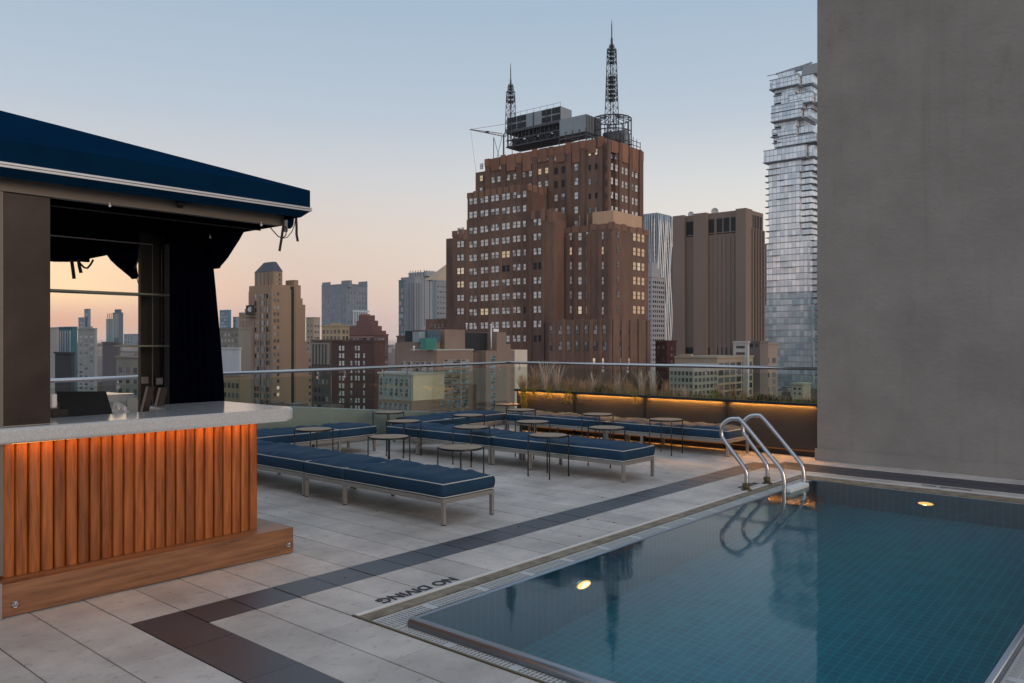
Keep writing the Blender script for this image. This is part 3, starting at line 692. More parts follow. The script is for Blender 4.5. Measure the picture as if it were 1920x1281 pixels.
A_ = [bm.verts.new((x-k0.x, y-k0.y, zv0-.003)) for x, y in c_]; B_ = [bm.verts.new((x-k0.x, y-k0.y, zv0-dz)) for x, y in q]
for i in range(4): bm.faces.new((A_[i], A_[(i+1) % 4], B_[(i+1) % 4], B_[i]))
obj('under_flap', bm, 'navy', can)
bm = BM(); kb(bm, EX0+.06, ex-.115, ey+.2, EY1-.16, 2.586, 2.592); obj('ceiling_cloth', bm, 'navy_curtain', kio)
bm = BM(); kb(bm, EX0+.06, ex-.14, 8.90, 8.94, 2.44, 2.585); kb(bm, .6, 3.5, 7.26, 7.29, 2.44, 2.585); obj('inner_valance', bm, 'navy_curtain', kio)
# curtains
def curtain(name, rows, Y, amp, nf, label, th=.03):
    bm = BM(); n = 40; pts = []
    for v, ul, ur in rows:
        a, b = onY(ul, v, Y), onY(ur, v, Y); fr, bk = [], []
        for k in range(n+1):
            t_ = k/n; p = a.lerp(b, t_); e = math.sin(math.pi*t_)**.5 if 0 < t_ < 1 else 0
            dy = amp*e*math.sin(t_*nf*2*math.pi+.6*math.sin(p.z*2))
            fr.append(bm.verts.new((p.x, Y-th*e+dy, p.z))); bk.append(bm.verts.new((p.x, Y+th*e+dy+.002, p.z)))
        pts.append(fr+bk[::-1])
    m = len(pts[0])
    for i in range(len(pts)-1):
        for k in range(m): bm.faces.new((pts[i][k], pts[i][(k+1) % m], pts[i+1][(k+1) % m], pts[i+1][k]))
    bm.faces.new(pts[0]); bm.faces.new(pts[-1][::-1])
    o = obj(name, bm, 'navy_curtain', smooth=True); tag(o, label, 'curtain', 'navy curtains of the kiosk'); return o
curtain('curtain', [(424, 318, 470), (440, 318, 430), (465, 318, 404), (500, 318, 400.5), (540, 318, 404.5), (580, 318, 408), (630, 318, 413), (680, 318, 417), (720, 318, 420), (752, 318, 421), (900, 318, 421), (985, 318, 421)], 6.47, .022, 7, 'dark navy curtain hanging full height at the far corner of the bar')
curtain('curtain_swag', [(424, 384, 478), (437, 384, 456), (448, 386, 450), (460, 389, 442), (472, 392, 434), (484, 394, 426), (494, 397, 417), (500, 399, 411), (504, 402, 407)], 6.40, .02, 3, 'bunched swag of navy curtain tied up under the canopy corner', .05)
curtain('curtain_swag', [(462, 196, 263), (476, 199, 262), (488, 207, 258), (500, 220, 256), (510, 233, 257), (518, 244, 258), (523, 250, 255)], 8.7, .02, 3, 'bunched end of the rear canopy cloth seen through the kiosk', .05)
curtain('curtain_swag', [(462, 60, 262), (470, 60, 262), (478, 60, 205), (486, 60, 165), (491, 100, 145)], 8.75, .01, 4, 'sagging rear edge of the canopy cloth seen through the kiosk', .03)
# straps
M['strap'] = mat('brown webbing', (.035, .022, .02), .8)
def strap(pts, Y, w, label):
    bm = BM(); P = [onY(u, v, Y) for u, v in pts]; L = []
    for i, p in enumerate(P):
        a = P[max(0, i-1)]; b = P[min(len(P)-1, i+1)]; d = (b-a).normalized(); s_ = Vector((-d.z, 0, d.x))*w
        L.append([bm.verts.new(p+s_+Vector((0, k, 0))) for k in (-.0012, .0012)]+[bm.verts.new(p-s_+Vector((0, k, 0))) for k in (.0012, -.0012)])
    for i in range(len(L)-1):
        for k in range(4): bm.faces.new((L[i][k], L[i][(k+1) % 4], L[i+1][(k+1) % 4], L[i+1][k]))
    bm.faces.new(L[0]); bm.faces.new(L[-1][::-1])
    o = obj('strap', bm, 'strap'); tag(o, label, 'strap', 'webbing ties hanging from the canopy')
strap([(530.5, 396), (531, 425), (528, 447), (524, 471)], 5.37, .0105, 'longest tie strap hanging straight down from the front canopy corner')
strap([(555, 404), (556, 425), (556, 440), (558.5, 453)], 5.30, .0105, 'short tie strap hanging at the very end of the front canopy')
strap([(506, 426), (514, 435), (521, 443), (530, 447), (536, 441), (537, 431), (534, 424)], 5.42, .0042, 'looped tie strap curling left of the long strap at the canopy corner')
strap([(530, 447), (539, 445), (547, 435), (552, 423), (554, 408)], 5.40, .003, 'thin looped cord joining the two hanging straps of the canopy corner')
strap([(134, 486), (136, 500), (139, 523)], 8.6, .017, 'longer dark strap hanging from the rear canopy seen through the kiosk')
strap([(147, 486), (149, 500), (152, 512)], 8.6, .017, 'shorter dark strap hanging from the rear canopy seen through the kiosk')
strap([(150, 494), (158, 502), (164, 503), (170, 496), (175, 487)], 8.6, .010, 'small dark loop of webbing hanging from the rear canopy')
strap([(263, 478), (258, 490), (252, 504)], 8.6, .008, 'angled dark strap holding the rear bunched cloth')
strap([(256, 520), (260, 534), (264, 546)], 8.6, .004, 'thin cord under the rear bunched cloth')
bm = BM()
pts_ = [onY(540, 404, 5.5), onY(549, 408, 5.5), onY(547, 425, 5.5), onY(541, 430, 5.5), onY(536, 426, 5.5), onY(538, 412, 5.5)]
for i_, yy in ((0, 5.48), (1, 5.52)):
    pass
fr = [bm.verts.new((p.x, 5.47, p.z)) for p in pts_]; bk = [bm.verts.new((p.x, 5.53, p.z)) for p in pts_]
bm.faces.new(fr); bm.faces.new(bk[::-1])
for i in range(6): bm.faces.new((fr[i], fr[(i+1) % 6], bk[(i+1) % 6], bk[i]))
bmesh.ops.bevel(bm, geom=bm.edges[:], offset=.008, segments=2, affect='EDGES'); o = obj('rolled_cloth', bm, 'navy'); tag(o, 'small rolled bundle of navy cloth at the outer end of the beam', 'cloth')
# camera and clips on the beam
p = onY(342, 381, 5.36); t = thing('security_camera', 'small black security camera on the front beam of the kiosk', 'camera', (p.x, 5.399, p.z))
bm = BM(); cyl(bm, 0, 0, -.02, .02, .012); bx(bm, -.02, .02, -.012, -.001, -.03, .03, bev=.003); tube(bm, [(0, -.01, 0), (.0, -.045, -.002)], .008, 8); obj('mount', bm, 'black', t)
bm = BM(); tube(bm, [(-.045, -.055, -.012), (.04, -.06, .012)], [.018, .02], 12); tube(bm, [(.041, -.06, .0122), (.05, -.0605, .0145)], [.021, .019], 12); obj('body', bm, 'black', t)
for u, v, y, lb in ((206, 386, 5.395, 'tiny white hook under the front beam, nearer the metal post'), (490, 422, 5.395, 'tiny white hook under the front beam, nearer the canopy corner'), (394, 445, 6.3, 'tiny pale hook high on the navy curtain')):
    p = onY(u, v, y); bm = BM(); bmesh.ops.create_uvsphere(bm, u_segments=10, v_segments=6, radius=.009); tube(bm, [(0, 0, .005), (0, .004, .022)], .003, 6)
    o = obj('cloth_hook', bm, 'piping', loc=p); tag(o, lb, 'hook', 'hooks on the kiosk')
# rear counter, seen through the kiosk
p = onY(236, 736, 8.3)
rc = thing('rear_bar', 'second stone topped counter on the rear side of the kiosk', 'bar', (p.x-.8, 8.3, 0)); ro = Vector((p.x-.8, 8.3, 0))
bm = BM(); prism(bm, [(x-ro.x, y-ro.y) for x, y in [(-1.2, 8.05), (p.x-.1, 8.05)]+rounded(p.x-.08, 8.13, .08, -90, 90)[1:]+[(p.x-.1, 8.6), (-1.2, 8.6)]], p.z-.07, p.z); obj('countertop', bm, 'terrazzo', rc)
bm = BM(); bx(bm, -1.2-ro.x, .55, -.1, .25, 0.003, p.z-.071); obj('body', bm, 'wood_base', rc)
# work surface and small things behind the counter
wz = .96
bm = BM(); bx(bm, -.9, .95, -.25, .25, wz-.03, wz); bx(bm, -.88, .93, -.23, .23, .003, wz-.031); t = obj('work_bench', bm, 'bronze', loc=(2.0, 6.12, 0)); tag(t, 'dark metal work bench behind the bar counter', 'bench')
Yp = 6.05
a, b, c, d = onY(106, 734, Yp+.12), onY(199, 734, Yp+.12), onY(218, 774, Yp-.08), onY(121, 778, Yp-.08)
t = thing('sales_terminal', 'black tilted sales terminal standing behind the bar counter', 'terminal', ((a.x+b.x)/2, Yp, wz)); to = Vector(t.location)
bm = BM(); f = [bm.verts.new(q-to) for q in (a, b, Vector((c.x, c.y, wz+.03)), Vector((d.x, d.y, wz+.03)))]; bk = [bm.verts.new(Vector(v.co)+Vector((0, .02, -.008))) for v in f]
bm.faces.new(f); bm.faces.new(bk[::-1])
for i in range(4): bm.faces.new((f[i], f[(i+1) % 4], bk[(i+1) % 4], bk[i]))
obj('screen_back', bm, mat('matte black plastic', (.008, .008, .009), .6), t)
bm = BM(); bx(bm, -.10, .12, -.09, .12, .001, .028, bev=.005); obj('stand', bm, 'black', t)
def small(name, u0, u1, v0, v1, Y, dep, m_, lb, cat, skew=0):
    a, b = onY(u0, v1, Y), onY(u1, v0, Y); a.z = wz+.001; bm = BM(); cx_ = (a.x+b.x)/2
    vs = bx(bm, a.x-cx_, b.x-cx_, -dep/2, dep/2, 0, b.z-wz)
    for v in vs:
        if v.co.z > .01: v.co.x += skew*(b.z-wz)
    bmesh.ops.bevel(bm, geom=bm.edges[:], offset=.004, segments=1, affect='EDGES'); o = obj(name, bm, m_, loc=(cx_, Y, wz+.001)); tag(o, lb, cat); return o
small('receipt_printer', 90, 121, 765, 790, 6.0, .14, 'black', 'dark receipt printer at the left of the sales terminal', 'printer')
small('cup_stack', 95, 104, 739, 770, 6.15, .06, 'piping', 'pale stack of cups behind the receipt printer', 'cups')
small('menu_folder', 258, 270, 725, 774, 6.2, .05, 'bronze', 'dark menu folder leaning, left one of the pair', 'folder', .25)
small('menu_folder', 283, 296, 727, 772, 6.25, .05, 'bronze', 'dark menu folder leaning, right one of the pair by the curtain', 'folder', .25)
t = thing('tent_card', 'small grey tent card standing between the plastic bag and the folders', 'card', (onY(247, 0, 6.1).x, 6.1, wz)); bm = BM()
h_ = onY(247, 746, 6.1).z-wz
for s_ in (-1, 1):
    f = [bm.verts.new(q) for q in ((-.045, s_*.03, 0), (.045, s_*.03, 0), (.035, s_*.003, h_), (-.035, s_*.003, h_))]; g = [bm.verts.new(v.co+Vector((0, .002, 0))) for v in f]; bm.faces.new(f); bm.faces.new(g[::-1])
    for i in range(4): bm.faces.new((f[i], f[(i+1) % 4], g[(i+1) % 4], g[i]))
obj('card', bm, mat('grey card', (.22, .24, .24), .6), t)
bm = BM(); bmesh.ops.create_icosphere(bm, subdivisions=4, radius=1)
for v in bm.verts:
    k = 1+.35*noise.noise(v.co*2.5)+.18*noise.noise(v.co*7); v.co = Vector((v.co.x*.075*k, v.co.y*.06*k, v.co.z*.10*k))
    v.co.z = max(v.co.z, -.085)
pb_ = onY(222, 755, 6.1); o = obj('plastic_bag', bm, mat('crumpled clear plastic', (.42, .43, .46), .25), loc=(pb_.x, 6.1, wz+.087)); tag(o, 'crumpled clear plastic bag right of the sales terminal', 'bag')
# ================================================================== CITY
def bmat(name, c, var=.18, scale=.25, rough=.85, c2=None, stretch=(1, 1, .35)): return mat(name, c, rough, var=var, scale=scale, vcol=c2, stretch=stretch, spec=.2)
def pane(name, lo, hi, rough=.12, spec=.9, lohi=(.25, .75)):
    m = bpy.data.materials.new(name); m.use_nodes = True; n = m.node_tree.nodes; l = m.node_tree.links; b = n['Principled BSDF']
    ge = n.new('ShaderNodeNewGeometry'); ob = n.new('ShaderNodeObjectInfo'); ad = n.new('ShaderNodeMath'); l.new(ge.outputs['Random Per Island'], ad.inputs[0]); l.new(ob.outputs['Random'], ad.inputs[1])
    fr = n.new('ShaderNodeMath'); fr.operation = 'FRACT'; l.new(ad.outputs[0], fr.inputs[0])
    r = n.new('ShaderNodeValToRGB'); r.color_ramp.elements[0].position, r.color_ramp.elements[1].position = lohi
    r.color_ramp.elements[0].color = tuple(lo)+(1,); r.color_ramp.elements[1].color = tuple(hi)+(1,); l.new(fr.outputs[0], r.inputs[0]); l.new(r.outputs[0], b.inputs['Base Color'])
    b.inputs['Roughness'].default_value = rough; b.inputs['Specular IOR Level'].default_value = spec; return m
M['w_pale'] = pane('pale window panes', (.09,.09,.09), (.70,.69,.68), lohi=(.02, .30)); M['w_mid'] = pane('grey window panes', (.03,.035,.04), (.30,.31,.32)); M['w_dark'] = pane('dark window panes', (.012,.014,.016), (.10,.105,.11))
M['w_blue'] = pane('blue window panes', (.05,.09,.11), (.22,.32,.36)); M['lit'] = emit('lit window', (1, .76, .48), .48); M['lit2'] = emit('bright lit window', (1, .82, .62), .58); M['sunset_pane'] = emit('glowing sunset reflection pane', (1, .64, .38), .46); M['void'] = mat('dark opening', (.012,.012,.013), .7)  # amber panes are not lit rooms: sunset reflection put in as emission
M['fr_dark'] = mat('dark window frames', (.05,.045,.04), .6); M['fr_pale'] = mat('pale window frames', (.45,.44,.42), .6); M['roofing'] = mat('grey roofing', (.16,.16,.165), .9, var=.3, scale=.3)
class Bld:
    def __init__(s, name, label, uc, d, rot, wall, cat='building', group=None, fr='fr_dark'):
        p = ray(uc)*d; s.C = Vector((p.x, p.y)); s.a = R_(rot); s.t = thing(name, label, cat, (p.x, p.y, GZ), s.a, group)
        s.X = Vector((math.cos(s.a), math.sin(s.a))); s.Y = Vector((-s.X.y, s.X.x)); s.wall = wall; s.bm = {}; s.w = []; s.fr = fr; s.g = group
    def y(s, u, x=0):                       # where the sight line through column u meets the plane at local x
        r = ray(u); o = s.C+s.X*x; det = s.Y.x*-r.y+r.x*s.Y.y; return (-o.x*-r.y + -o.y*r.x)/det if True else 0
    def x(s, u, y=0):
        r = ray(u); o = s.C+s.Y*y; det = s.X.x*-r.y+r.x*s.X.y; return (-o.x*-r.y + -o.y*r.x)/det
    def z(s, v, x=0, y=0):
        p = s.C+s.X*x+s.Y*y; return CH-(v-YH)*(p.dot(fwd))/FPX-GZ
    def vz(s, z, x, y):
        p = s.C+s.X*x+s.Y*y; return YH+FPX*(CH-(z+GZ))/p.dot(fwd)
    def part(s, nm, m=None):
        k = (nm, m or s.wall)
        if k not in s.bm: s.bm[k] = BM()
        return s.bm[k]
    def box(s, x0, x1, y0, y1, z0, z1, nm='wall', m=None): bx(s.part(nm, m), x0, x1, y0, y1, z0, z1)
    def mass(s, ul, uc, ur, vt, x0=0, y0=None, z0=0, nm='wall', m=None, vref=None):
        """box whose near vertical edge shows at column uc, left face to ul, right face to ur, top row vt there; x0 = plane of left face"""
        if y0 is None: y0 = s.y(uc, x0)
        y1 = s.y(ul, x0); x1 = s.x(ur, y0); z1 = s.z(vt, x0, y0)
        s.box(x0, x1, y0, y1, z0, z1, nm, m); return dict(x0=x0, x1=x1, y0=y0, y1=y1, z1=z1)
    def win(s, face, plane, a, z, w, h, m, lit=0): s.w.append((face, plane, a, z, w, h, m))
    def grid(s, face, plane, a0, a1, n, zt, pitch, rows, w, h, m='w_mid', pair=0, lit=0, skip=0, void=0, rnd=None):
        rr = random.Random(int(abs(a0*31+zt*7+n)))
        for i in range(n):
            a = a0+(a1-a0)*(i+.5)/n
            for k in range(rows):
                z = zt-pitch*k
                if z < 58 - 0*GZ and z+GZ < -30: continue
                if rr.random() < skip: continue
                q = rr.random(); mm = 'lit' if q < lit*.6 else 'lit2' if q < lit else 'void' if q < lit+void else m
                if pair:
                    for o in (-pair/2, pair/2): s.w.append((face, plane, a+o, z, w, h, mm))
                else: s.w.append((face, plane, a, z, w, h, mm))
    def gridu(s, face, plane, u0, u1, n, vt, pitch, rows, wpx, hpx, **k):
        f = s.y if face == 'L' else s.x
        a0, a1 = f(u0, plane), f(u1, plane); am = (a0+a1)/2
        x, y = (plane, am) if face == 'L' else (am, plane)
        d = (s.C+s.X*x+s.Y*y).dot(fwd); sc = abs(a1-a0)/abs(u1-u0)
        pr = k.pop('pairpx', 0)
        s.grid(face, plane, a0, a1, n, s.z(vt, x, y), pitch*d/FPX if pitch > 0 else -pitch, rows, wpx*sc, hpx*d/FPX, pair=pr*sc, **k)
    def done(s, limit=100, simple=False):
        for (nm, m), bm in s.bm.items(): obj(nm, bm, m, s.t)
        def wmesh(bm, w, h, M4):
            def B(x0, x1, y0, y1, z0, z1, mi):
                vs = bx(bm, x0, x1, y0, y1, z0, z1, mi=mi)
                for v in vs: v.co = M4 @ v.co
            if simple: B(-w/2, w/2, -.05, .06, -h/2, h/2, 1); return
            B(-w/2-.05*w, w/2+.05*w, -.06, .06, -h/2-.04*h, h/2+.03*h, 0)
            g = .035*h
            B(-w*.5, -w*.02, -.10, .0, g, h*.5, 1); B(w*.02, w*.5, -.10, .0, g, h*.5, 1)
            B(-w*.5, w*.5, -.085, .0, -h*.5, -g, 1)
        def mtx(f): return Matrix.Rotation(0 if f == 'R' else -math.pi/2, 4, 'Z')
        def pos(f, plane, a, z): return Vector((a, plane, z)) if f == 'R' else Vector((plane, a, z))
        vis = []
        for q in s.w:
            p = pos(*q[:4]); wp = s.C+s.X*p.x+s.Y*p.y; d = wp.dot(fwd); vv = YH+FPX*(CH-(p.z+GZ))/d
            if vv > 800: continue
            vis.append((q[4]*q[5]/d/d, q))
        vis.sort(key=lambda t: -t[0]); cache = {}
        for i, (_, q) in enumerate(vis):
            f, plane, a, z, w, h, m = q
            if i < limit:
                k = (f, round(w, 3), round(h, 3), m)
                if k not in cache:
                    bm = BM(); wmesh(bm, w, h, mtx(f)); o = obj('window', bm, [s.fr, m], s.t, loc=pos(f, plane, a, z)); cache[k] = o.data
                else:
                    o = bpy.data.objects.new('window', cache[k]); COL.objects.link(o); o.parent = s.t; o.location = pos(f, plane, a, z)
        rest = vis[limit:]
        if rest:
            mats = sorted({q[6] for _, q in rest}); 
            for m in mats[:]:
                bm = BM()
                for _, q in rest:
                    if q[6] == m: wmesh(bm, q[4], q[5], Matrix.Translation(pos(*q[:4])) @ mtx(q[0]))
                o = obj('window_rows', bm, [s.fr, m], s.t); o['kind'] = 'stuff'
        return s
BR = lambda c, **k: bmat('masonry', c, **k)
# ------------------------------------------------------------------ the big brown tower
M['brown'] = bmat('brown brick', (.262,.162,.122), .35, .09, c2=(.140,.092,.078)); grime(M['brown'], .07, .46, .66, (.76,.76,.78), (1, 1, .22)); grime(M['brown'], .9, .50, .72, (.78,.76,.75), (1, 1, .3)); M['brown_l'] = bmat('lighter brown coping', (.30,.175,.13), .3, .2); M['terra'] = bmat('rust brick crown', (.36,.185,.125), .35, .2, c2=(.22,.12,.085)); M['tan_pent'] = bmat('tan panels', (.62,.42,.28), .12, .2)
b = Bld('brown_tower', 'huge stepped brown brick tower with rusty crown and two antenna masts', 1148, 212, 1.5, M['brown'])
M5 = b.mass(1040, 1148, 1215, 418, 0)
XW = -5.0
wy = b.y(1038, XW)
LWg = b.mass(849, 1038, 1062, 411, XW, z0=0)
LW2 = b.mass(875, 1026, 1062, 393, XW+.25)
LW3 = b.mass(876.5, 987, 1031, 345, XW+.5)
b.box(XW+1.2, XW+9, LWg['y1'], b.y(836.5, XW+1.2), 0, b.z(446, XW+1.2, LWg['y1']))
b.box(XW+2, XW+14, b.y(838, XW+2), b.y(798, XW+2), 0, b.z(598, XW+2, b.y(820, XW+2)))
UX = 5.0; uy0 = b.y(1133, UX); uy1 = b.y(890, UX); uxr = b.x(1206, uy0)
zU = b.z(258, UX, uy0)
b.box(UX, uxr, uy0, b.y(910, UX), 0, zU); b.box(UX+.4, uxr-.8, b.y(912, UX), uy1, 0, zU-3.2)
b.box(UX+3.6, b.x(1206.5, uy0-1.6), uy0-1.6, uy0+3, 0, zU-1)      # projecting bay at the corner
# base wing
bx0 = -6.6; by0 = b.y(1146, bx0); bz = b.z(598, bx0, by0)
b.box(bx0, b.x(1216, by0), by0, b.y(1029, bx0), 0, bz)
# piers and crown bands
def piers(face, plane, us, zt, hp, wpx, m, nm, dep=.55, jag=1.5, z0=None):
    f = b.y if face == 'L' else b.x
    for i, u in enumerate(us):
        a0, a1 = f(u-wpx/2, plane), f(u+wpx/2, plane); lo, hi = min(a0, a1), max(a0, a1); zb = zt-hp*(1+jag*.25*((i*7) % 3-1)) if z0 is None else z0
        t1 = zt+.25*(i % 2)
        B = (plane-dep, plane-.003, lo, hi, zb, t1) if face == 'L' else (lo, hi, plane-dep, plane-.003, zb, t1)
        if z0 is None: bm = BM(); bx(bm, *B); obj(nm, bm, m, b.t)
        else: b.box(*B, 'wall', m if m is not M['brown'] else None)
pu = [893+i*26.6 for i in range(10)]
piers('L', UX, [915, 945, 974.5, 1004, 1034.5, 1068, 1094, 1128], zU-.1, 60, 7, M['brown'], 'pier', .5, 0, z0=0)
piers('L', UX, [930, 959.5, 989, 1019, 1051, 1081, 1111], zU-.05, 4.6, 15, M['terra'], 'crown_panel', .3, .8)
piers('L', UX, [915, 945, 974.5, 1004, 1034.5, 1068, 1094, 1128], zU+.12, 2.6, 8, M['terra'], 'crown_panel', .65, .6)
for B_ in ((UX-.2, UX-.004, uy0+3.1, b.y(910, UX), zU-2.6, zU+.03), (UX+3.4, UX+3.596, uy0-1.5, uy0+2.9, zU-3.4, zU-.9), (UX+3.7, b.x(1206, uy0-1.6), uy0-1.8, uy0-1.604, zU-3.6, zU-.95)):
    bm = BM(); bx(bm, *B_); obj('crown_band', bm, M['terra'], b.t)
piers('R', uy0-1.6, [1150.5, 1170.5, 1189.5], zU-.8, 5.0, 11, M['terra'], 'crown_panel', .35, 1.4)
piers('R', uy0-1.6, [1140.5, 1161, 1180, 1199], zU-1, 60, 4.5, M['brown'], 'pier', .5, 0, z0=0)
piers('L', XW+.5, [880+i*11.5 for i in range(9)], LW3['z1']+.02, 1.9, 8, M['brown_l'], 'crown_panel', .12, .6)
piers('R', LW3['y0'], [993, 1003, 1014, 1025], LW3['z1']+.02, 1.9, 8, M['brown_l'], 'crown_panel', .12, .6)
piers('L', XW, [852, 864, 873], LWg['z1']+.02, 2.4, 8, M['brown_l'], 'crown_panel', .14, 1)
piers('L', XW, [1000, 1018, 1034], LW2['z1']+.02, 3, 8, M['brown_l'], 'crown_panel', .14, 1)
piers('L', 0, [1062+i*17 for i in range(6)], M5['z1']+.02, 1.6, 12, M['brown_l'], 'crown_panel', .14, .3)
piers('R', M5['y0'], [1156, 1170, 1185, 1199, 1211], M5['z1']+.02, 1.6, 9, M['brown_l'], 'crown_panel', .14, .3)
piers('L', bx0, [1040+i*17.5 for i in range(7)], bz-.02, 45, 4.5, M['brown'], 'pier', .4, 0, z0=0)
piers('R', by0, [1150+i*16 for i in range(5)], bz-.02, 45, 5, M['brown'], 'pier', .4, 0, z0=0)
piers('L', XW, [877.5, 899.5, 919.5, 939.5, 959.5, 979.5, 995, 1019], LW3['z1']-14, 60, 5, M['brown'], 'pier', .35, 0, z0=0)
piers('L', 0, [1066, 1080, 1104, 1126, 1144], M5['z1']-2.2, 60, 6, M['brown'], 'pier', .4, 0, z0=0)
# tan penthouse
pt = b.mass(1111, 1150, 1203.5, 394, 1.2, z0=M5['z1']+.01, nm='penthouse', m=M['tan_pent'])
for i in range(5): b.box(1.12, 1.2, pt['y0']+.3+i*2.6, pt['y0']+.42+i*2.6, M5['z1']+.02, pt['z1']-.3, 'penthouse', M['tan_pent'])
FL = 3.97
# windows, left wing: five pairs plus side ones
for i, u in enumerate((887.5, 908.5, 928.5, 949, 969)):
    b.gridu('L', XW+.5 if True else 0, u-6, u+6, 1, [377.5, 374.5, 371.5, 369, 366][i], -FL, 2, 5.6, 11.5, m='w_pale', pairpx=8.2, lit=.0)
    b.gridu('L', XW, u-6, u+6, 1, [377.5, 374.5, 371.5, 369, 366][i]+2*27.2+1, -FL, 9, 5.6, 11.5, m='w_pale', pairpx=8.2, lit=.06, void=.03)
b.gridu('L', XW+.5, 981, 987, 1, 364, -FL, 2, 5.6, 11.5, m='w_pale')
b.gridu('L', XW, 980.5, 986.5, 1, 364+56, -FL, 9, 5, 11, m='w_pale', void=.1)
b.gridu('L', XW, 1001, 1015, 1, 417, -FL, 9, 5, 12, m='w_pale', pairpx=8.5, void=.12)
b.gridu('L', XW, 858, 870, 1, 433, -FL, 7, 4.6, 11, m='w_pale', pairpx=7, lit=.15, void=.12)
# right wing front and side
for u, pr in ((1069.5, 0), (1055, 0), (1095, 14.5), (1129, 0)):
    b.gridu('L', 0, u-6, u+6, 1, 443+(1100-u)*.03, -FL, 6, 5.6, 13.5, m='w_pale' if u > 1060 else 'w_dark', pairpx=pr, lit=.08, void=.05)
b.gridu('R', M5['y0'], 1185, 1209, 3, 446, -FL, 6, 4.6, 14, m='sunset_pane', lit=.15)
b.gridu('R', M5['y0'], 1155, 1162, 1, 440, -FL, 6, 4, 12, m='w_dark')
# base
b.gridu('L', bx0, 1027, 1143, 7, 619, -FL*1.04, 2, 6, 16, m='w_mid', pairpx=0)
b.gridu('R', by0, 1157, 1206, 3, 620, -FL*1.04, 2, 6, 16, m='w_mid')
for u in (1113.5, 1129.5): b.gridu('L', bx0, u-4, u+4, 1, 678, -FL*1.04, 1, 5.5, 12, m='lit2')
for u in (1166, 1181): b.gridu('R', by0, u-4, u+4, 1, 678, -FL*1.04, 1, 5.5, 12, m='lit2')
# upper tower
for u, v, off in ((903, 312, 0), (930.5, 314, 11), (959.5, 309, 12), (989, 303, 12), (1019, 297, 13)):
    b.gridu('L', UX, u-6, u+6, 1, v, -FL*.93, 3, 5.2, 10, m='w_pale', pairpx=off, lit=.14, void=.10)
b.gridu('L', UX, 1043, 1056, 1, 294, -FL*.97, 6, 5.8, 12, m='w_pale', pairpx=13, void=.2)
b.gridu('L', UX, 1078, 1084, 1, 287, -FL*1.0, 6, 6.2, 12.5, m='w_pale', lit=.1)
b.gridu('L', UX, 1105, 1119, 1, 286, -FL*1.0, 5, 4, 10, m='w_mid', pairpx=12, void=.35, lit=.1)
b.gridu('R', uy0-1.6, 1145, 1157, 1, 314, -FL*.97, 4, 4.4, 12, m='w_pale', pairpx=9)
b.gridu('R', uy0-1.6, 1164, 1176, 1, 321, -FL*.97, 4, 4.2, 12, m='w_pale', pairpx=8)
b.gridu('R', uy0-1.6, 1183, 1195, 1, 327, -FL*.97, 4, 4, 12, m='w_pale', pairpx=7.5)
for u in (1146, 1154, 1166, 1173, 1186, 1192): b.gridu('R', uy0-1.6, u-3, u+3, 1, 293+(u-1146)*.25, -FL, 1, 3.2, 8, m='w_mid')
# low left annex windows
b.gridu('L', XW+2, 806, 834, 4, 612, -FL, 2, 4.5, 8, m='w_dark')
b.done()
TW = b
# ------------------------------------------------------------------ roof plant and masts of the tower
M['mast'] = mat('dark lattice steel', (.075,.08,.09), .6, metal=.2); M['mastred'] = mat('faded red lattice steel', (.22,.12,.11), .6)
M['plant_grey'] = mat('grey cladding', (.30,.34,.37), .5, metal=.2, var=.15, scale=.6); M['louvre'] = mat('black louvres', (.018,.022,.028), .7)
def world(bl, x, y, z): p = bl.C+bl.X*x+bl.Y*y; return Vector((p.x, p.y, z+GZ))
def strut(bm, a, b_, r): tube(bm, [a, b_], r, 4)
def mast(u, x, vb, segs, label, wpx):
    y = TW.y(u, x); c = world(TW, x, y, 0); d = Vector((c.x, c.y)).dot(fwd); s = d/FPX
    Z = lambda v: CH-(v-YH)*s
    t = thing('antenna_mast', label, 'antenna', (c.x, c.y, zU+GZ), TW.a, 'antenna masts on the brown tower'); z0 = zU+GZ
    bm = BM(); v0, v1, w0, w1 = segs['body']
    n = max(4, int((v0-v1)/13)); P = []
    for i in range(n+1):
        k = i/n; w = (w0+(w1-w0)*k)*s/2; z = Z(v0+(v1-v0)*k)-z0; P.append([Vector((a*w, b_*w, z)) for a, b_ in ((1,1), (-1,1), (-1,-1), (1,-1))])
    for i in range(n):
        for q in range(4):
            strut(bm, P[i][q], P[i+1][q], .13); strut(bm, P[i][q], P[i+1][(q+1) % 4], .055); strut(bm, P[i][(q+1) % 4], P[i+1][q], .055); strut(bm, P[i+1][q], P[i+1][(q+1) % 4], .06)
    obj('lattice', bm, 'mast', t)
    for v, w, h in segs['rings']:
        bm = BM(); z = Z(v)-z0; r = w*s/2
        for k in range(12):
            a, b_ = 2*math.pi*k/12, 2*math.pi*(k+1)/12
            for zz in (0, h*s): strut(bm, (math.cos(a)*r, math.sin(a)*r, z+zz), (math.cos(b_)*r, math.sin(b_)*r, z+zz), .08)
            strut(bm, (math.cos(a)*r, math.sin(a)*r, z), (math.cos(a)*r, math.sin(a)*r, z+h*s), .07)
        cyl(bm, 0, 0, z-.05, z+.06, r*.7, 12); obj('platform', bm, 'mast', t)
    bm = BM(); zz = [(Z(v)-z0, w*s/2) for v, w in segs['pole']]
    tube(bm, [(0, 0, z) for z, _ in zz], [r for _, r in zz], 8); obj('aerial', bm, 'mast', t)
mast(957.5, UX+5, 262, dict(body=(258, 172, 15, 11), rings=[(192, 15, 5), (183, 15, 4), (174, 13, 4), (168, 11, 5), (162, 9, 3)], pole=[(170, 4), (150, 3), (149, 2), (130, 1.6), (118, .6)]), 'shorter antenna mast at the left of the brown tower roof', 15)
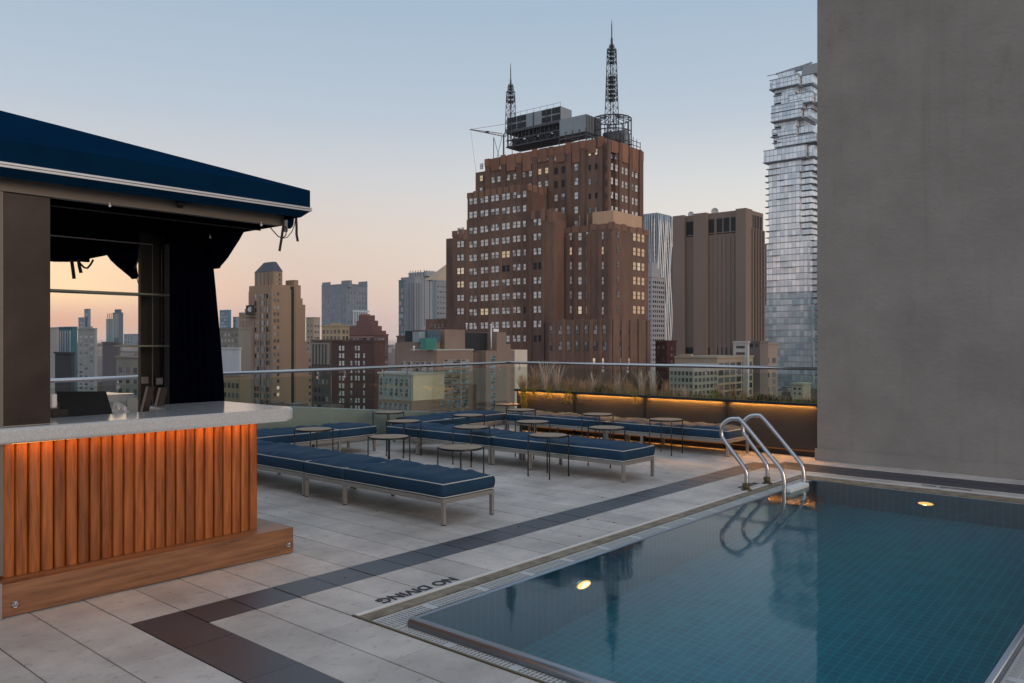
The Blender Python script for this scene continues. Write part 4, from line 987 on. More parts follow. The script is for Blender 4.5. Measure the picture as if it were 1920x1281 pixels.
mast(1147, UX+11, 258, dict(body=(258, 92, 20, 12), rings=[(188, 20, 4), (180, 20, 3), (172, 20, 4), (163, 21, 4), (154, 21, 3), (146, 21, 4), (118, 15, 4), (110, 15, 4), (101, 15, 5), (94, 13, 3), (88, 9, 3)], pole=[(92, 5), (72, 4), (71, 2.4), (48, 2), (38, .6)]), 'tallest antenna mast at the right of the brown tower roof', 20)
def roofbox(name, label, ul, uc, ur, vt, vb, x0, m, cells=None, cat='plant'):
    y0 = TW.y(uc, x0); y1 = TW.y(ul, x0); x1 = TW.x(ur, y0); zt = TW.z(vt, x0, y0); zb = TW.z(vb, x0, y0)
    c = world(TW, x0, y0, zb); t = thing(name, label, cat, c, TW.a)
    bm = BM(); bx(bm, 0, x1-x0, 0, y1-y0, 0, zt-zb); obj('casing', bm, m, t)
    return t, x1-x0, y1-y0, zt-zb
t, a, b_, h = roofbox('cooling_tower', 'wide raised cooling unit with black louvres on the brown tower roof', 952, 1051, 1072, 199, 226, UX+4, 'plant_grey')
for i, (k0_, k1_) in enumerate(((.03, .23), (.25, .46), (.74, .86), (.87, .98))):
    for j in (0, 1):
        y0, y1 = (k0_*b_, k1_*b_); bm = BM(); y0 = b_-k1_*b_ if False else (1-k1_)*b_; y1 = (1-k0_)*b_
        if i < 2: y0, y1 = b_*(1-[.17, .36][i]), b_*(1-[.01, .19][i])
        else: y0, y1 = b_*(1-[.83, .995][i-2]), b_*(1-[.66, .85][i-2])
        bx(bm, -.12, -.01, y0, y1, h*(.07+.5*j), h*(.46+.5*j)); obj('louvre', bm, 'louvre', t)
bm = BM()
for i in range(9): strut(bm, (.1, b_*i/8, h), (.1, b_*i/8, h+1.1), .05)
strut(bm, (.1, 0, h+1.1), (.1, b_, h+1.1), .05)
for i in range(5): strut(bm, (-.16, b_*i/4, -.6), (-.16, b_*i/4, h), .16)
bx(bm, -.5, a, -.2, b_+.3, -.7, -.01)
for i in range(6):
    strut(bm, (.2, b_*i/5, -4.6), (.2, b_*i/5, -.7), .2); strut(bm, (.2, b_*min(i+1, 5)/5, -4.6), (.2, b_*i/5, -.7), .1); strut(bm, (a-.3, b_*i/5, -4.6), (a-.3, b_*i/5, -.7), .2)
bx(bm, -.3, .1, -.2, b_+.3, -3.0, -2.6); bx(bm, -.2, a+1, -.4, b_+.5, -4.9, -4.5)
for i in range(15):
    y = b_*i/14; strut(bm, (-.2, y, -4.6), (-.2, y, -.7), .11); strut(bm, (-.2, y, -4.6), (-.2, b_*min(i+1, 14)/14, -2.8), .08); strut(bm, (a*.5, y, -4.6), (a*.5, b_*min(i+1, 14)/14, -.7), .12)
obj('support_frame', bm, 'mast', t)
bm = BM()
for i in range(7): bx(bm, .3+i*.02, a*.8, b_*(.08+.13*i), b_*(.08+.13*i)+1.3, -4.4, -2.2-.6*(i % 2))
obj('machinery', bm, 'mast', t)
t, a, b_, h = roofbox('plant_room', 'pale grey clad plant unit in the middle of the brown tower roof', 1049, 1099, 1126, 214, 246, UX+1.5, 'plant_grey')
bm = BM()
for i in range(10): bx(bm, a*i/9-.08, a*i/9+.08, -.2, -.02, -3.5, h)
for i in range(5): bx(bm, -.2, -.02, b_*i/4-.08, b_*i/4+.08, -3.5, h*.2)
bx(bm, -.3, -.02, -.3, b_, -1.2, -.8); bx(bm, .0, a, -.3, -.02, -1.2, -.8); obj('support_frame', bm, 'mast', t)
# steel ring frame round the tall mast
y0 = TW.y(1147, UX+11); c = world(TW, UX+11, y0, zU); t = thing('steel_frame', 'dark curved steel frame around the foot of the tallest mast', 'frame', c, TW.a); bm = BM(); r = 5.6
for k in range(16):
    a1, a2 = 2*math.pi*k/16, 2*math.pi*(k+1)/16
    for z in (1, 4.2, 8): strut(bm, (math.cos(a1)*r, math.sin(a1)*r, z), (math.cos(a2)*r, math.sin(a2)*r, z), .17)
    strut(bm, (math.cos(a1)*r, math.sin(a1)*r, -1), (math.cos(a1)*r, math.sin(a1)*r, 8), .15); strut(bm, (math.cos(a1)*r, math.sin(a1)*r, 8), (math.cos(a1)*1.6, math.sin(a1)*1.6, 8.6), .12)
    if k % 2: strut(bm, (math.cos(a1)*r, math.sin(a1)*r, 4), (math.cos(a2)*r, math.sin(a2)*r, 8), .1)
cyl(bm, 0, 0, 1, 4, 2.6, 12); obj('frame', bm, 'mast', t)
# side rack
xx = TW.x(1186, uy0); c = world(TW, xx, uy0+1, zU); t = thing('equipment_rack', 'open steel rack with a grey cabinet at the right end of the tower roof', 'rack', c, TW.a); bm = BM()
for x in range(0, 8, 2):
    for y in (0, 3): strut(bm, (x, y, -1), (x, y, 4-.2*x), .12)
for y in (0, 3):
    for z in (0, 1.3, 2.5): strut(bm, (0, y, z), (6, y, z), .1)
obj('rack', bm, 'mast', t); bm = BM(); bx(bm, -2.2, -.2, 0, 3, -1, 5); obj('cabinet', bm, 'plant_grey', t)
# crane
xk = UX+3; c = world(TW, xk, TW.y(942, xk), zU); t = thing('roof_crane', 'thin roof crane with a long faded red jib reaching left off the brown tower', 'crane', c, TW.a)
L0 = TW.y(881, xk)-TW.y(942, xk); z1 = TW.z(243, xk, TW.y(881, xk))-zU; z0_ = TW.z(253, xk, TW.y(942, xk))-zU
bm = BM(); n = 12
for i in range(n):
    p, q = i/n, (i+1)/n; w0, w1 = .7*(1-p)+.1, .7*(1-q)+.1; A = lambda k, w, s_: Vector((s_*w*.6, L0*k, z0_+(z1-z0_)*k+(.5*w if s_ == 0 else -.5*w)))
    for s_ in (-1, 0, 1): strut(bm, A(p, w0, s_), A(q, w1, s_), .09)
    for s1, s2 in ((-1, 0), (0, 1), (1, -1)): strut(bm, A(p, w0, s1), A(q, w1, s2), .05)
obj('jib', bm, 'mastred', t)
bm = BM(); pk = Vector((0, -3.5, TW.z(232, xk, TW.y(955, xk))-zU))
strut(bm, (0, L0*.97, z1), pk, .05); strut(bm, (0, L0*.98, z1), (0, L0*.8, -2.5), .04); strut(bm, (0, -.5, -2.5), (0, -.5, z0_), .3); strut(bm, (0, -.5, z0_), pk, .15); strut(bm, (0, -4, -2), pk, .12); strut(bm, (0, 3.5, -3), (0, 3.5, z0_-.4), .15)
for q in (0, 3.5): strut(bm, (0, q, -3), (0, 3.5-q, z0_), .1)
bx(bm, -.3, .3, L0*.42, L0*.5, z0_+(pk.z-z0_)*.55, z0_+(pk.z-z0_)*.55+.5); obj('stay_cables', bm, 'mast', t)
# ------------------------------------------------------------------ tan art deco tower with the 40 sign
M['tan'] = bmat('tan brick', (.40,.27,.185), .14, .08); M['tan_grey'] = bmat('grey tan brick', (.33,.25,.195), .25, .2); M['slate'] = mat('blue slate roof', (.075,.085,.115), .6, var=.2, scale=.5)
b = Bld('art_deco_tower', 'slim tan brick tower with a slate hip roof, dark vertical slot and a 40 sign', 509, 400, -1, M['tan'])
A = b.mass(475, 509, 546, 541, 0); Bq = b.mass(466, 476, 480, 546, 1.5); 
b.mass(459, 470, 476, 579, 3); b.mass(449, 462, 470, 588, 5); b.mass(439, 452, 462, 640, 7)
b.box(0.6, b.x(554, .6), .6, 22, 0, b.z(533, 0, 0)); 
b.box(b.x(554), b.x(564), 0, 20, 0, b.z(532)); b.box(b.x(552), b.x(560), .3, 8, 0, b.z(522)); b.box(b.x(564), b.x(567.5), 0, 20, 0, b.z(557)); b.box(b.x(567.5), b.x(572.5), 0, 20, 0, b.z(569)); b.box(b.x(572.5), b.x(577), .2, 20, 0, b.z(640)); b.box(b.x(577), b.x(592), .4, 20, 0, b.z(662))
b.box(b.x(545.6), b.x(553.8), .4, 3, 0, b.z(535), 'slot', M['void'])
b.mass(470, 528.5, 529, 531, 0) if False else None
tw_x = 2.2; ty0 = b.y(513, tw_x); ty1 = b.y(477.5, tw_x); tx1 = b.x(529.5, ty0); tz0 = b.z(541, tw_x, ty0); tz1 = b.z(508, tw_x, ty0)
b.box(tw_x, tx1, ty0, ty1, tz0-3, tz1)
bm = b.part('roof', M['slate']); zr = b.z(489.5, tw_x, ty0); cx0, cx1, cy0, cy1 = tw_x-.2, tx1+.2, ty0-.2, ty1+.2
lo = [bm.verts.new((x, y, tz1)) for x, y in ((cx0, cy0), (cx1, cy0), (cx1, cy1), (cx0, cy1))]; ix, iy = (cx1-cx0)*.32, (cy1-cy0)*.3
hi = [bm.verts.new((x, y, zr)) for x, y in ((cx0+ix, cy0+iy*.6), (cx1-ix, cy0+iy*.6), (cx1-ix, cy1-iy*1.2), (cx0+ix, cy1-iy*1.2))]
for i in range(4): bm.faces.new((lo[i], lo[(i+1) % 4], hi[(i+1) % 4], hi[i]))
bm.faces.new(hi)
for u in (481, 488, 495, 502, 508):
    a_ = b.y(u, tw_x); b.box(tw_x-.35, tw_x-.01, a_-.5, a_+.5, tz0, tz1-.3, 'pier', M['tan_grey'])
for u in (483, 491, 499): b.gridu('L', tw_x, u-1, u+6, 1, 524, 10, 1, 4, 26, m='w_dark')
b.gridu('R', ty0, 516, 527, 2, 515, 9, 3, 3.2, 5, m='w_mid')
for u in (476.5, 487.5, 498.5, 507.5): a_ = b.y(u, 0); b.box(-.4, -.01, a_-.55, a_+.55, 0, A['z1']-3, 'pier', M['tan_grey'])
b.gridu('L', 0, 477, 508, 7, 556, 12.4, 17, 3.4, 8.5, m='w_mid', lit=.0, void=.25)
b.gridu('R', 0, 512, 524.5, 2, 551, 12.6, 16, 4.2, 6, m='w_mid', lit=.03)
b.gridu('L', 1.5, 467, 475, 2, 556, 12.4, 15, 2, 6, m='w_mid'); b.gridu('L', 5, 450, 461, 2, 600, 12.4, 12, 2, 6, m='w_mid'); b.gridu('L', 7, 440, 451, 2, 652, 12.4, 9, 2.5, 6, m='w_mid', lit=.08)
b.gridu('R', .4, 578, 590, 2, 676, 12.4, 8, 3.6, 5.5, m='w_dark')
b.done(simple=True)
# 40 sign hung on the tower
sx = -1.2; ya, yb2 = b.y(461, sx), b.y(475, sx); zz = b.z(582, sx, ya); c = b.C+b.X*sx+b.Y*((ya+yb2)/2); wd = abs(ya-yb2); hh = 19*400/FPX
t = thing('rooftop_sign', 'dark sign with a large white 40 on the left side of the tan tower', 'sign', (c.x, c.y, zz+GZ), b.a-math.pi/2)
bm = BM(); bx(bm, -wd/2, wd/2, 0, .4, -hh*.5, hh*.5); bx(bm, -wd/2, wd/2, .1, .3, -hh*.82, -hh*.72); obj('board', bm, mat('black sign board', (.02,.02,.025), .6), t)
me = textmesh('40', hh*.72, .05); me.materials.append(M['piping']); o = bpy.data.objects.new('lettering', me); COL.objects.link(o); o.parent = t; o.location = (0, -.08, .02*hh); o.rotation_euler = (math.pi/2, 0, 0); o.scale = (.92, 1, 1)
# ------------------------------------------------------------------ a helper for plainer blocks
def block(name, label, uc, d, ul, ur, vt, col, rot=0, lw=None, rw=None, extra=(), win='w_mid', wall=None, simple=True, limit=60, fr='fr_dark', parapet=True, var=.18, group=None, roofm=None):
    m = wall or bmat(name.replace('_', ' ')+' wall', col, var, 30/d); b = Bld(name, label, uc, d, rot, m, fr=fr, group=group)
    q = b.mass(ul, uc, ur, vt)
    for e in extra: b.mass(*e[:4], x0=(e[4] if len(e) > 4 else 1.0), z0=(q['z1']-3 if len(e) < 6 else e[5]), nm='wall')
    if parapet: bx(b.part('cornice', m), -.25, q['x1']+.1, -.25, q['y1']+.1, q['z1']+.02, q['z1']+d*.0012+.2)
    if lw: n, v0, pitch, rows, wpx, hpx = lw[:6]; b.gridu('L', 0, *(lw[6:8] if len(lw) > 6 else (ul+1, uc-1)), n, v0, pitch, rows, wpx, hpx, m=win, **(lw[8] if len(lw) > 8 else {}))
    if rw: n, v0, pitch, rows, wpx, hpx = rw[:6]; b.gridu('R', 0, *(rw[6:8] if len(rw) > 6 else (uc+1, ur-1)), n, v0, pitch, rows, wpx, hpx, m=win, **(rw[8] if len(rw) > 8 else {}))
    b.done(limit, simple); return b, q
# grey civic block on the skyline
b, q = block('grey_office_block', 'broad blue grey office block alone on the skyline left of centre', 650, 900, 603, 689, 534, (.30,.325,.36), lw=(9, 556, 9, 12, 1.5, 5), rw=(7, 550, 9, 12, 1.6, 5), extra=((604, 618, 620, 529, .4), (640, 655, 660, 525.5, .4), (672, 688, 689, 527.5, 8)), win='w_blue')
bm = BM()
for i in range(7): bx(bm, i*3.2, i*3.2+1.5, -1.5, -.2, 0, 15)
bx(bm, -.5, 23, -1.6, -.1, 15, 17); c = b.C+b.X*b.x(661)
o = obj('roof_screen', bm, mat('pale screen fins', (.72,.74,.76), .5), loc=(c.x, c.y, b.z(610)+GZ), rotz=b.a); tag(o, 'pale vertical fins low on the right face of the grey civic block', 'screen')
# grey tower pair
block('grey_striped_tower', 'pale grey striped tower, the taller one left of the brown tower', 792, 800, 766, 829, 512, (.42,.43,.45), lw=(5, 560, 200, 1, 1.2, 105), rw=(7, 560, 200, 1, 1.6, 105), extra=((795, 800, 815, 508, 1),), win='w_blue')
block('grey_ribbed_tower', 'grey ribbed tower with dark cap, the lower left one of its cluster', 778, 760, 752, 790, 521, (.35,.38,.42), lw=(6, 590, 200, 1, 1.5, 118), rw=(3, 590, 200, 1, 1.2, 118), win='w_dark')
block('teal_glass_tower', 'narrow teal glass tower edge at the far left of the grey cluster', 757, 745, 747.5, 760, 527, (.16,.25,.27), lw=(2, 545, 12, 12, 3.5, 8), win='w_blue')
b, q = block('stone_tower', 'pale blue grey stone building touching the left edge of the brown tower', 818, 640, 811, 850, 527, (.33,.36,.40), lw=None, rw=(6, 538, 10, 9, 3, 3), win='w_dark')
bm = b.part('roof', M['tan_pent']) if False else BM(); p0 = q['z1']+1; base = [(0, 0), (q['x1'], 0), (q['x1'], 14), (0, 14)]
vs = [bm.verts.new((x, y, p0)) for x, y in base]; tp = bm.verts.new((q['x1']*.95, 7, p0+b.z(494)-b.z(520)+3))
for i in range(4): bm.faces.new((vs[i], vs[(i+1) % 4], tp))
obj('pyramid_roof', bm, bmat('warm stone roof', (.50,.38,.28), .1, .05), b.t)
block('low_brown_block', 'dark low block at the foot of the grey tower cluster', 772, 300, 744, 790, 632, (.20,.15,.13))
# red stepped brick building
b, q = block('red_brick_apartments', 'stepped red brick apartment building with terraces, left of centre', 702, 330, 640, 728, 629, (.27,.145,.13), lw=(9, 636, 8.6, 12, 3.4, 4.6), rw=(4, 636, 8.6, 12, 4.6, 4), win='w_mid')
m_ = b.wall
bm2 = BM()
def steps(b, lst, mm):
    bm = BM()
    for ul, uc, ur, vt, x0 in lst:
        y0 = b.y(uc, x0); bx(bm, x0, b.x(ur, y0), y0, b.y(ul, x0), q['z1']-.5, b.z(vt, x0, y0))
    obj('upper_storeys', bm, mm, b.t)
steps(b, [(645, 700, 724, 620, 1.5), (652, 698, 716, 611, 3.5), (668, 697, 709, 601, 6), (672, 690, 703, 591, 8)], m_)
bm = BM(); y0 = b.y(672, 10); bx(bm, 9, 13, b.y(680, 9), b.y(673, 9), b.z(591, 9, 5), b.z(587, 9, 5)); bx(bm, -.2, 0, b.y(700), b.y(642), b.z(632)-.3, b.z(632)+.3); obj('cornice', bm, bmat('pink stone trim', (.42,.25,.22), .1, .1), b.t)
# cream loft
block('cream_loft', 'small cream stone loft building behind the dark brick warehouse', 640, 300, 603, 655, 612, (.55,.42,.27), lw=(5, 622, 12, 5, 4, 7), rw=(2, 622, 12, 5, 4, 7), win='w_dark', extra=((620, 638, 640, 606, 2),))
block('tan_setback_block', 'narrow pale tan block peeping between the tan tower and cream loft', 588, 520, 574, 600, 597, (.48,.39,.31), lw=(2, 610, 11, 5, 3, 4), rw=(2, 612, 11, 5, 3, 4), win='w_dark')
# dark brick warehouse, classical neighbour
b, q = block('dark_brick_warehouse', 'dark red brick warehouse with a few pale windows behind the glass rail', 703, 205, 622, 722, 641, (.13,.082,.074), lw=None, rw=None, win='w_pale', var=.3)
bb_ = Bld('dummy', 'x', 703, 205, 0, M['void']); bpy.data.objects.remove(bb_.t)
def addw(b, items, m, simple=False):
    b.w = []; b.bm = {}
    for it in items: b.gridu(*it[0], **it[1])
    b.done(100, simple)
addw(b, [(('L', 0, 634, 648, 1, 653, 8.8*1.6, 9, 3.6, 8.5), dict(m='w_pale', pairpx=6)), (('L', 0, 655, 664, 1, 653, 14, 9, 3, 8.5), dict(m='w_pale', skip=.2)), (('L', 0, 664, 677, 1, 653, 14, 9, 3, 8.5), dict(m='w_pale', pairpx=5.5, skip=.15)), (('L', 0, 680, 686, 1, 653, 14, 9, 3, 8), dict(m='w_pale', skip=.3))], None)
b, q = block('classical_dark_building', 'dark stone building with tall pilasters beside the tan tower', 619, 230, 584, 640, 640, (.16,.135,.12), lw=(5, 662, 32, 1, 3.4, 26, 588, 617), var=.25, win='w_dark')
addw(b, [(('L', 0, 588, 617, 4, 700, 16, 5, 4, 9), dict(m='w_mid'))], None, True)
bm = BM()
for i in range(6): a_ = b.y(587+i*6, 0); bx(bm, -.6, -.05, a_-.35, a_+.35, b.z(684), b.z(646))
bx(bm, -.7, -.02, b.y(618), b.y(585), b.z(646), b.z(643)); obj('pilaster', bm, bmat('grey stone', (.30,.28,.25), .15, .2), b.t)
# left of the tan tower
block('low_grey_terrace', 'long low grey stone block behind the curtain edge', 447, 330, 400, 470, 617, (.27,.255,.225), lw=(7, 628, 11, 12, 3, 6), win='w_mid')
block('blue_glass_tower', 'squat blue glass tower on the horizon beside the curtain', 428, 1500, 412, 433.5, 583, (.12,.26,.36), lw=(4, 588, 6, 8, 3, 3.6), win='w_blue', simple=True)
block('far_blue_tower', 'small distant blue grey tower between the blue glass tower and the tan tower', 443, 1500, 437, 448, 596, (.25,.30,.34), lw=(3, 602, 6, 5, 1.5, 3), win='w_blue')
block('far_grey_tower', 'slim grey tower touching the steps of the tan tower', 455, 1300, 448, 461, 588, (.28,.28,.29), lw=(3, 596, 7, 6, 2, 4), win='w_mid')
block('tan_lowrise', 'lower tan building with cream cornice near the curtain foot', 450, 210, 395, 466, 706, (.30,.24,.17), lw=(7, 722, 18, 4, 4.6, 9), win='w_dark')
b, q = block('white_bulkhead_roof', 'white rooftop bulkhead block beside the curtain', 449, 260, 412, 452, 655, (.62,.63,.66))
# ------------------------------------------------------------------ brown brick and cream apartment block in the middle distance
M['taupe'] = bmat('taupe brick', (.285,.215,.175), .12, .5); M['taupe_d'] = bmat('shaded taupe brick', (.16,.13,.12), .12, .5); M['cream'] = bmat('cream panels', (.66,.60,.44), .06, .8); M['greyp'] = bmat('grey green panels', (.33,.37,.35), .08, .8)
b = Bld('brick_apartment_block', 'taupe brick apartment block with cream panelled lower wing behind the rail', 772, 125, 0, M['taupe'], fr='fr_pale')
zL = b.z(704); zM = b.z(752)
b.box(-.0, b.x(840), 0, b.y(709), 0, zM)
b.box(.04, b.x(836), .10, b.y(709)-.1, zM, zL, 'panel_wing', M['greyp'])
b.box(.3, b.x(833), -.03, .06, zM+.02, zL-.02, 'cream_panels', M['cream'])
b.box(-.1, b.x(833), -.12, b.y(708), zL+.01, zL+.35, 'parapet', M['fr_pale'])
x2 = b.x(820, 0)
zT = b.z(657.5, x2, 0)
b.box(x2, b.x(888), .12, b.y(743, x2), 0, zT); b.box(x2-.1, b.x(888.5), .02, b.y(770, x2), zT+.01, zT+.2, 'parapet', M['fr_pale'])
b.box(x2+.5, x2+6, b.y(770, x2), b.y(741, x2+.5), 0, b.z(643, x2, 8))
b.box(b.x(886), b.x(914), 1.6, 9, 0, zT-.4, 'recess', M['taupe_d'])
b.box(b.x(912), b.x(963), .12, 10, 0, b.z(657.5, b.x(930), 0)); b.box(b.x(938), b.x(955), .8, 8, zT-1, b.z(623, b.x(945), 0)); b.box(b.x(955), b.x(963.5), .8, 8, zT-1, b.z(645, b.x(960), 0))
b.box(b.x(854), b.x(892), 2.5, 10, zT-1, b.z(618, b.x(870), 2)); b.box(b.x(821), b.x(853), 3.5, 9, zT-1, b.z(641, b.x(840), 2)); b.box(b.x(892.5), b.x(937), 3, 9, zT-1, b.z(624, b.x(910), 2), 'louvred_screen', M['louvre'])
b.box(b.x(830), b.x(853), 4.5, 9, zT-1, b.z(620, b.x(840), 2), 'plant_screen', M['louvre'])
b.box(b.x(964), b.x(987), -.2, 6, 0, b.z(656, b.x(975), 0), 'stair_tower', bmat('cream stair tower', (.70,.62,.52), .08, .6))
pa_, pb2 = b.x(833), b.x(880)
for k in range(3):
    a0, a1 = b.x(833.5+k*16.4), b.x(846.5+k*16.4)
    for i in range(11):
        q_ = .8+.0*i; z = b.z(678+i*9.6, a0, 0); h_ = 8.0*b.C.dot(fwd)/FPX
        b.w.append(('R', .12, (a0+a1)/2, z, abs(a1-a0), h_*(.92 if i % 2 == 0 else .55), 'w_blue' if i % 3 else 'w_mid'))
a0 = b.x(925); 
for i in range(10): b.w.append(('R', .12, a0, b.z(672+i*14, a0, 0), 1.1, .95, 'w_blue'))
for i in range(3):
    for k in range(6): b.w.append(('L', 0, b.y(715+k*9.6), b.z(718+i*19-(k < 0)), .62, 1.15, 'w_blue' if i < 2 else 'w_mid')) if i < 2 else b.w.append(('L', 0, b.y(716+k*9.6), b.z(764), .6, .9, 'w_blue'))
for k in range(5): a0 = b.x(826.5, 0) if False else b.y(755+k*(12.5), x2); b.w.append(('L', x2, b.y(757+k*12.8, x2), b.z(678+12, x2, 3), .75, 1.9, 'w_mid'))
for u in (829, 842, 856, 872): b.w.append(('R', 0, b.x(u), b.z(763), .75, 1.0, 'w_blue'))
b.done()
AP = b
def on(b, name, label, cat, u0, u1, vt, vb, y, dep, m):
    x0, x1 = b.x(u0, y), b.x(u1, y); zt, zb = b.z(vt, x0, y), b.z(vb, x0, y); p = b.C+b.X*x0+b.Y*y; bm = BM(); bx(bm, 0, x1-x0, 0, dep, 0, zt-zb, bev=.03)
    for i in range(3): bx(bm, (x1-x0)*(.1+.3*i), (x1-x0)*(.3+.3*i), -.05, -.001, (zt-zb)*.2, (zt-zb)*.7)
    o = obj(name, bm, m, loc=(p.x, p.y, zb+GZ), rotz=b.a); tag(o, label, cat); return o
on(AP, 'cooling_unit', 'bright teal cooling unit on the taupe apartment roof', 'cooling unit', 799, 819, 634, 656, .9, 1.4, mat('teal paint', (.04,.24,.20), .5, var=.2, scale=3))
on(AP, 'water_tank', 'dark blue grey tank behind the teal cooling unit', 'tank', 802, 826, 620, 642, 2.4, 1.6, mat('blue grey tank', (.06,.11,.15), .5, var=.2, scale=2))
on(AP, 'plant_cabinet', 'pale blue grey cabinet left of the teal cooling unit', 'cabinet', 786, 800, 622, 642, 3.0, 1.6, mat('pale blue cabinet', (.25,.31,.34), .5))
for u, vt, vb, lb in ((921, 609, 655, 'white vent pipe beside the louvred screen of the apartment roof'), (875, 607, 618, 'small white aerial on the highest brick box of the apartment roof'), (776, 650, 658, 'short pale flue near the left roof edge of the apartment block')):
    x0 = AP.x(u, 1); p = AP.C+AP.X*x0+AP.Y*1.0; za, zb = AP.z(vt, x0, 1), AP.z(vb, x0, 1); bm = BM(); cyl(bm, 0, 0, 0, za-zb, .09); cyl(bm, 0, 0, za-zb-.2, za-zb+.1, .16); o = obj('vent_pipe', bm, 'piping', loc=(p.x, p.y, zb+GZ)); tag(o, lb, 'pipe')
bm = BM(); bx(bm, 0, 1.3, -.1, .1, 0, .5); x0 = AP.x(925, 1); p = AP.C+AP.X*x0+AP.Y*1; o = obj('floodlight', bm, 'piping', loc=(p.x, p.y, AP.z(622, x0, 1)+GZ)); tag(o, 'white floodlight box by the vent pipe on the apartment roof', 'floodlight')
# ------------------------------------------------------------------ right of the brown tower
b, q = block('rippled_steel_tower', 'rippled silver tower on the skyline right of the brown tower', 1232, 760, 1196, 1258, 401, (.38,.42,.45), lw=(9, 408, 9.5, 22, 2.2, 6), rw=(6, 408, 9.5, 22, 2.2, 6), win='w_blue')
bm = BM()
for k in range(11):
    P_ = []
    for i in range(28): P_.append(((b.x(1233+k*2.4)), -.6-1.0*math.sin(i*.55+k*1.3), q['z1']-i*7.2))
    tube(bm, P_, .9, 4)
for k in range(6):
    P_ = [(-.6-.9*math.sin(i*.5+k), b.y(1228-k*4.5), q['z1']-i*7.2) for i in range(28)]; tube(bm, P_, .8, 4)
obj('rippled_fin', bm, mat('silver fins', (.5,.53,.56), .35, metal=.6), b.t)
block('pale_stone_tower', 'pale grey stone tower with regular windows squeezed beside the brown tower', 1222, 420, 1200, 1247, 520, (.42,.42,.44), lw=(4, 530, 9, 18, 2.6, 4.6), rw=(6, 530, 9, 18, 2.2, 4.6), win='w_dark', extra=((1205, 1222, 1238, 503, 2), (1212, 1222, 1233, 492, 3)))
block('dark_sliver_tower', 'dark blue sliver of a tower between the silver tower and the brown slab', 1262, 900, 1256, 1270, 465, (.10,.12,.15), lw=(2, 480, 12, 14, 1.5, 6), win='w_dark')
block('dark_sliver_tower', 'dark sliver of a tower between the brown slab and the glass tower', 1432, 900, 1426, 1440, 460, (.12,.12,.13), lw=(2, 480, 12, 14, 1.5, 6), win='w_dark')
block('red_brick_walkup', 'dark red brick building low between the brown tower and the slab', 1250, 300, 1229, 1268, 641, (.085,.035,.033), lw=(2, 652, 12, 5, 3, 5), rw=(1, 654, 12, 5, 3, 5), win='w_dark')
M['slab'] = bmat('brown granite slab', (.275,.205,.17), .14, .03, stretch=(1, 1, .25))
b = Bld('windowless_slab_tower', 'massive windowless brown granite tower with dark openings near the top', 1401, 430, 0, M['slab'])
zt = b.z(391); Yb = lambda u: b.y(u)
b.box(0, b.x(1431), Yb(1350) - 0*1, Yb(1268), 0, zt-.35) ; b.box(0.02, b.x(1431)-.02, 0.02, Yb(1350), 0, zt-.35)
dd = 2.4
for u0, u1, k in ((1328, 1304, 1), (1286, 1265, 1)):
    y0, y1 = sorted((Yb(u0), Yb(u1))); b.box(-dd, .5, y0, y1, 0, zt-.02*k, 'rib', b.wall)
b.box(-dd, b.x(1410), -.3, Yb(1383), 0, zt+.02, 'rib', b.wall)
for u in (1270, 1276, 1282, 1334, 1342, 1350, 1358, 1367, 1375): y0 = Yb(u); b.box(-.25, -.01, y0-.9, y0+.9, 0, zt-14, 'rib', b.wall)
for i in range(5): a_ = b.x(1408+i*5.2, 0); b.box(a_, a_+1.1, -1.2, -.31, 0, zt-10, 'rib', b.wall)
for u in (1292, 1300, 1334, 1349, 1362, 1376): b.w.append(('L', -.02, Yb(u), zt-8, 3.3, 8.5, 'void'))
for u in (1411.5, 1416.5, 1421.5, 1426.5): b.w.append(('R', -.02, b.x(u), zt-6.5, 2.3, 8, 'void'))
for u in (1288, 1298, 1330, 1344, 1358, 1372): b.w.append(('L', -.02, Yb(u), b.z(659), 3.2, 4, 'void'))
b.box(-.4, -.01, Yb(1382), Yb(1290), b.z(402, 0, 12)-1.4-8.5, b.z(402, 0, 12)-.9-8.5, 'ledge', b.wall)
b.done(100, True)
for u, s_, lb in ((1289, 1.6, 'left satellite dish on the roof of the brown slab tower'), (1334, 1.9, 'right satellite dish on the roof of the brown slab tower')):
    y0 = Yb(u); p = b.C+b.X*4+b.Y*y0; bm = BM()
    for k in range(5):
        r0_, r1_ = s_*k/5, s_*(k+1)/5; z0_, z1_ = .25*r0_*r0_/s_, .25*r1_*r1_/s_
        for i in range(16):
            a1, a2 = 2*math.pi*i/16, 2*math.pi*(i+1)/16; P_ = [(-z0_, math.cos(a1)*r0_, math.sin(a1)*r0_), (-z0_, math.cos(a2)*r0_, math.sin(a2)*r0_), (-z1_, math.cos(a2)*r1_, math.sin(a2)*r1_), (-z1_, math.cos(a1)*r1_, math.sin(a1)*r1_)]
            if k == 0: bm.faces.new([bm.verts.new(q_) for q_ in (P_[0], P_[2], P_[3])])
            else: bm.faces.new([bm.verts.new(q_) for q_ in P_])
    bmesh.ops.remove_doubles(bm, verts=bm.verts[:], dist=.001); bmesh.ops.solidify(bm, geom=bm.faces[:], thickness=.12); tube(bm, [(.2, 0, 0), (1.5, 0, -s_)], .25, 6)
    o = obj('satellite_dish', bm, mat('dish white', (.45,.46,.47), .6), loc=(p.x, p.y, zt+GZ+s_*.6), rotz=.4, smooth=True); tag(o, lb, 'satellite dish', 'satellite dishes on the slab tower')
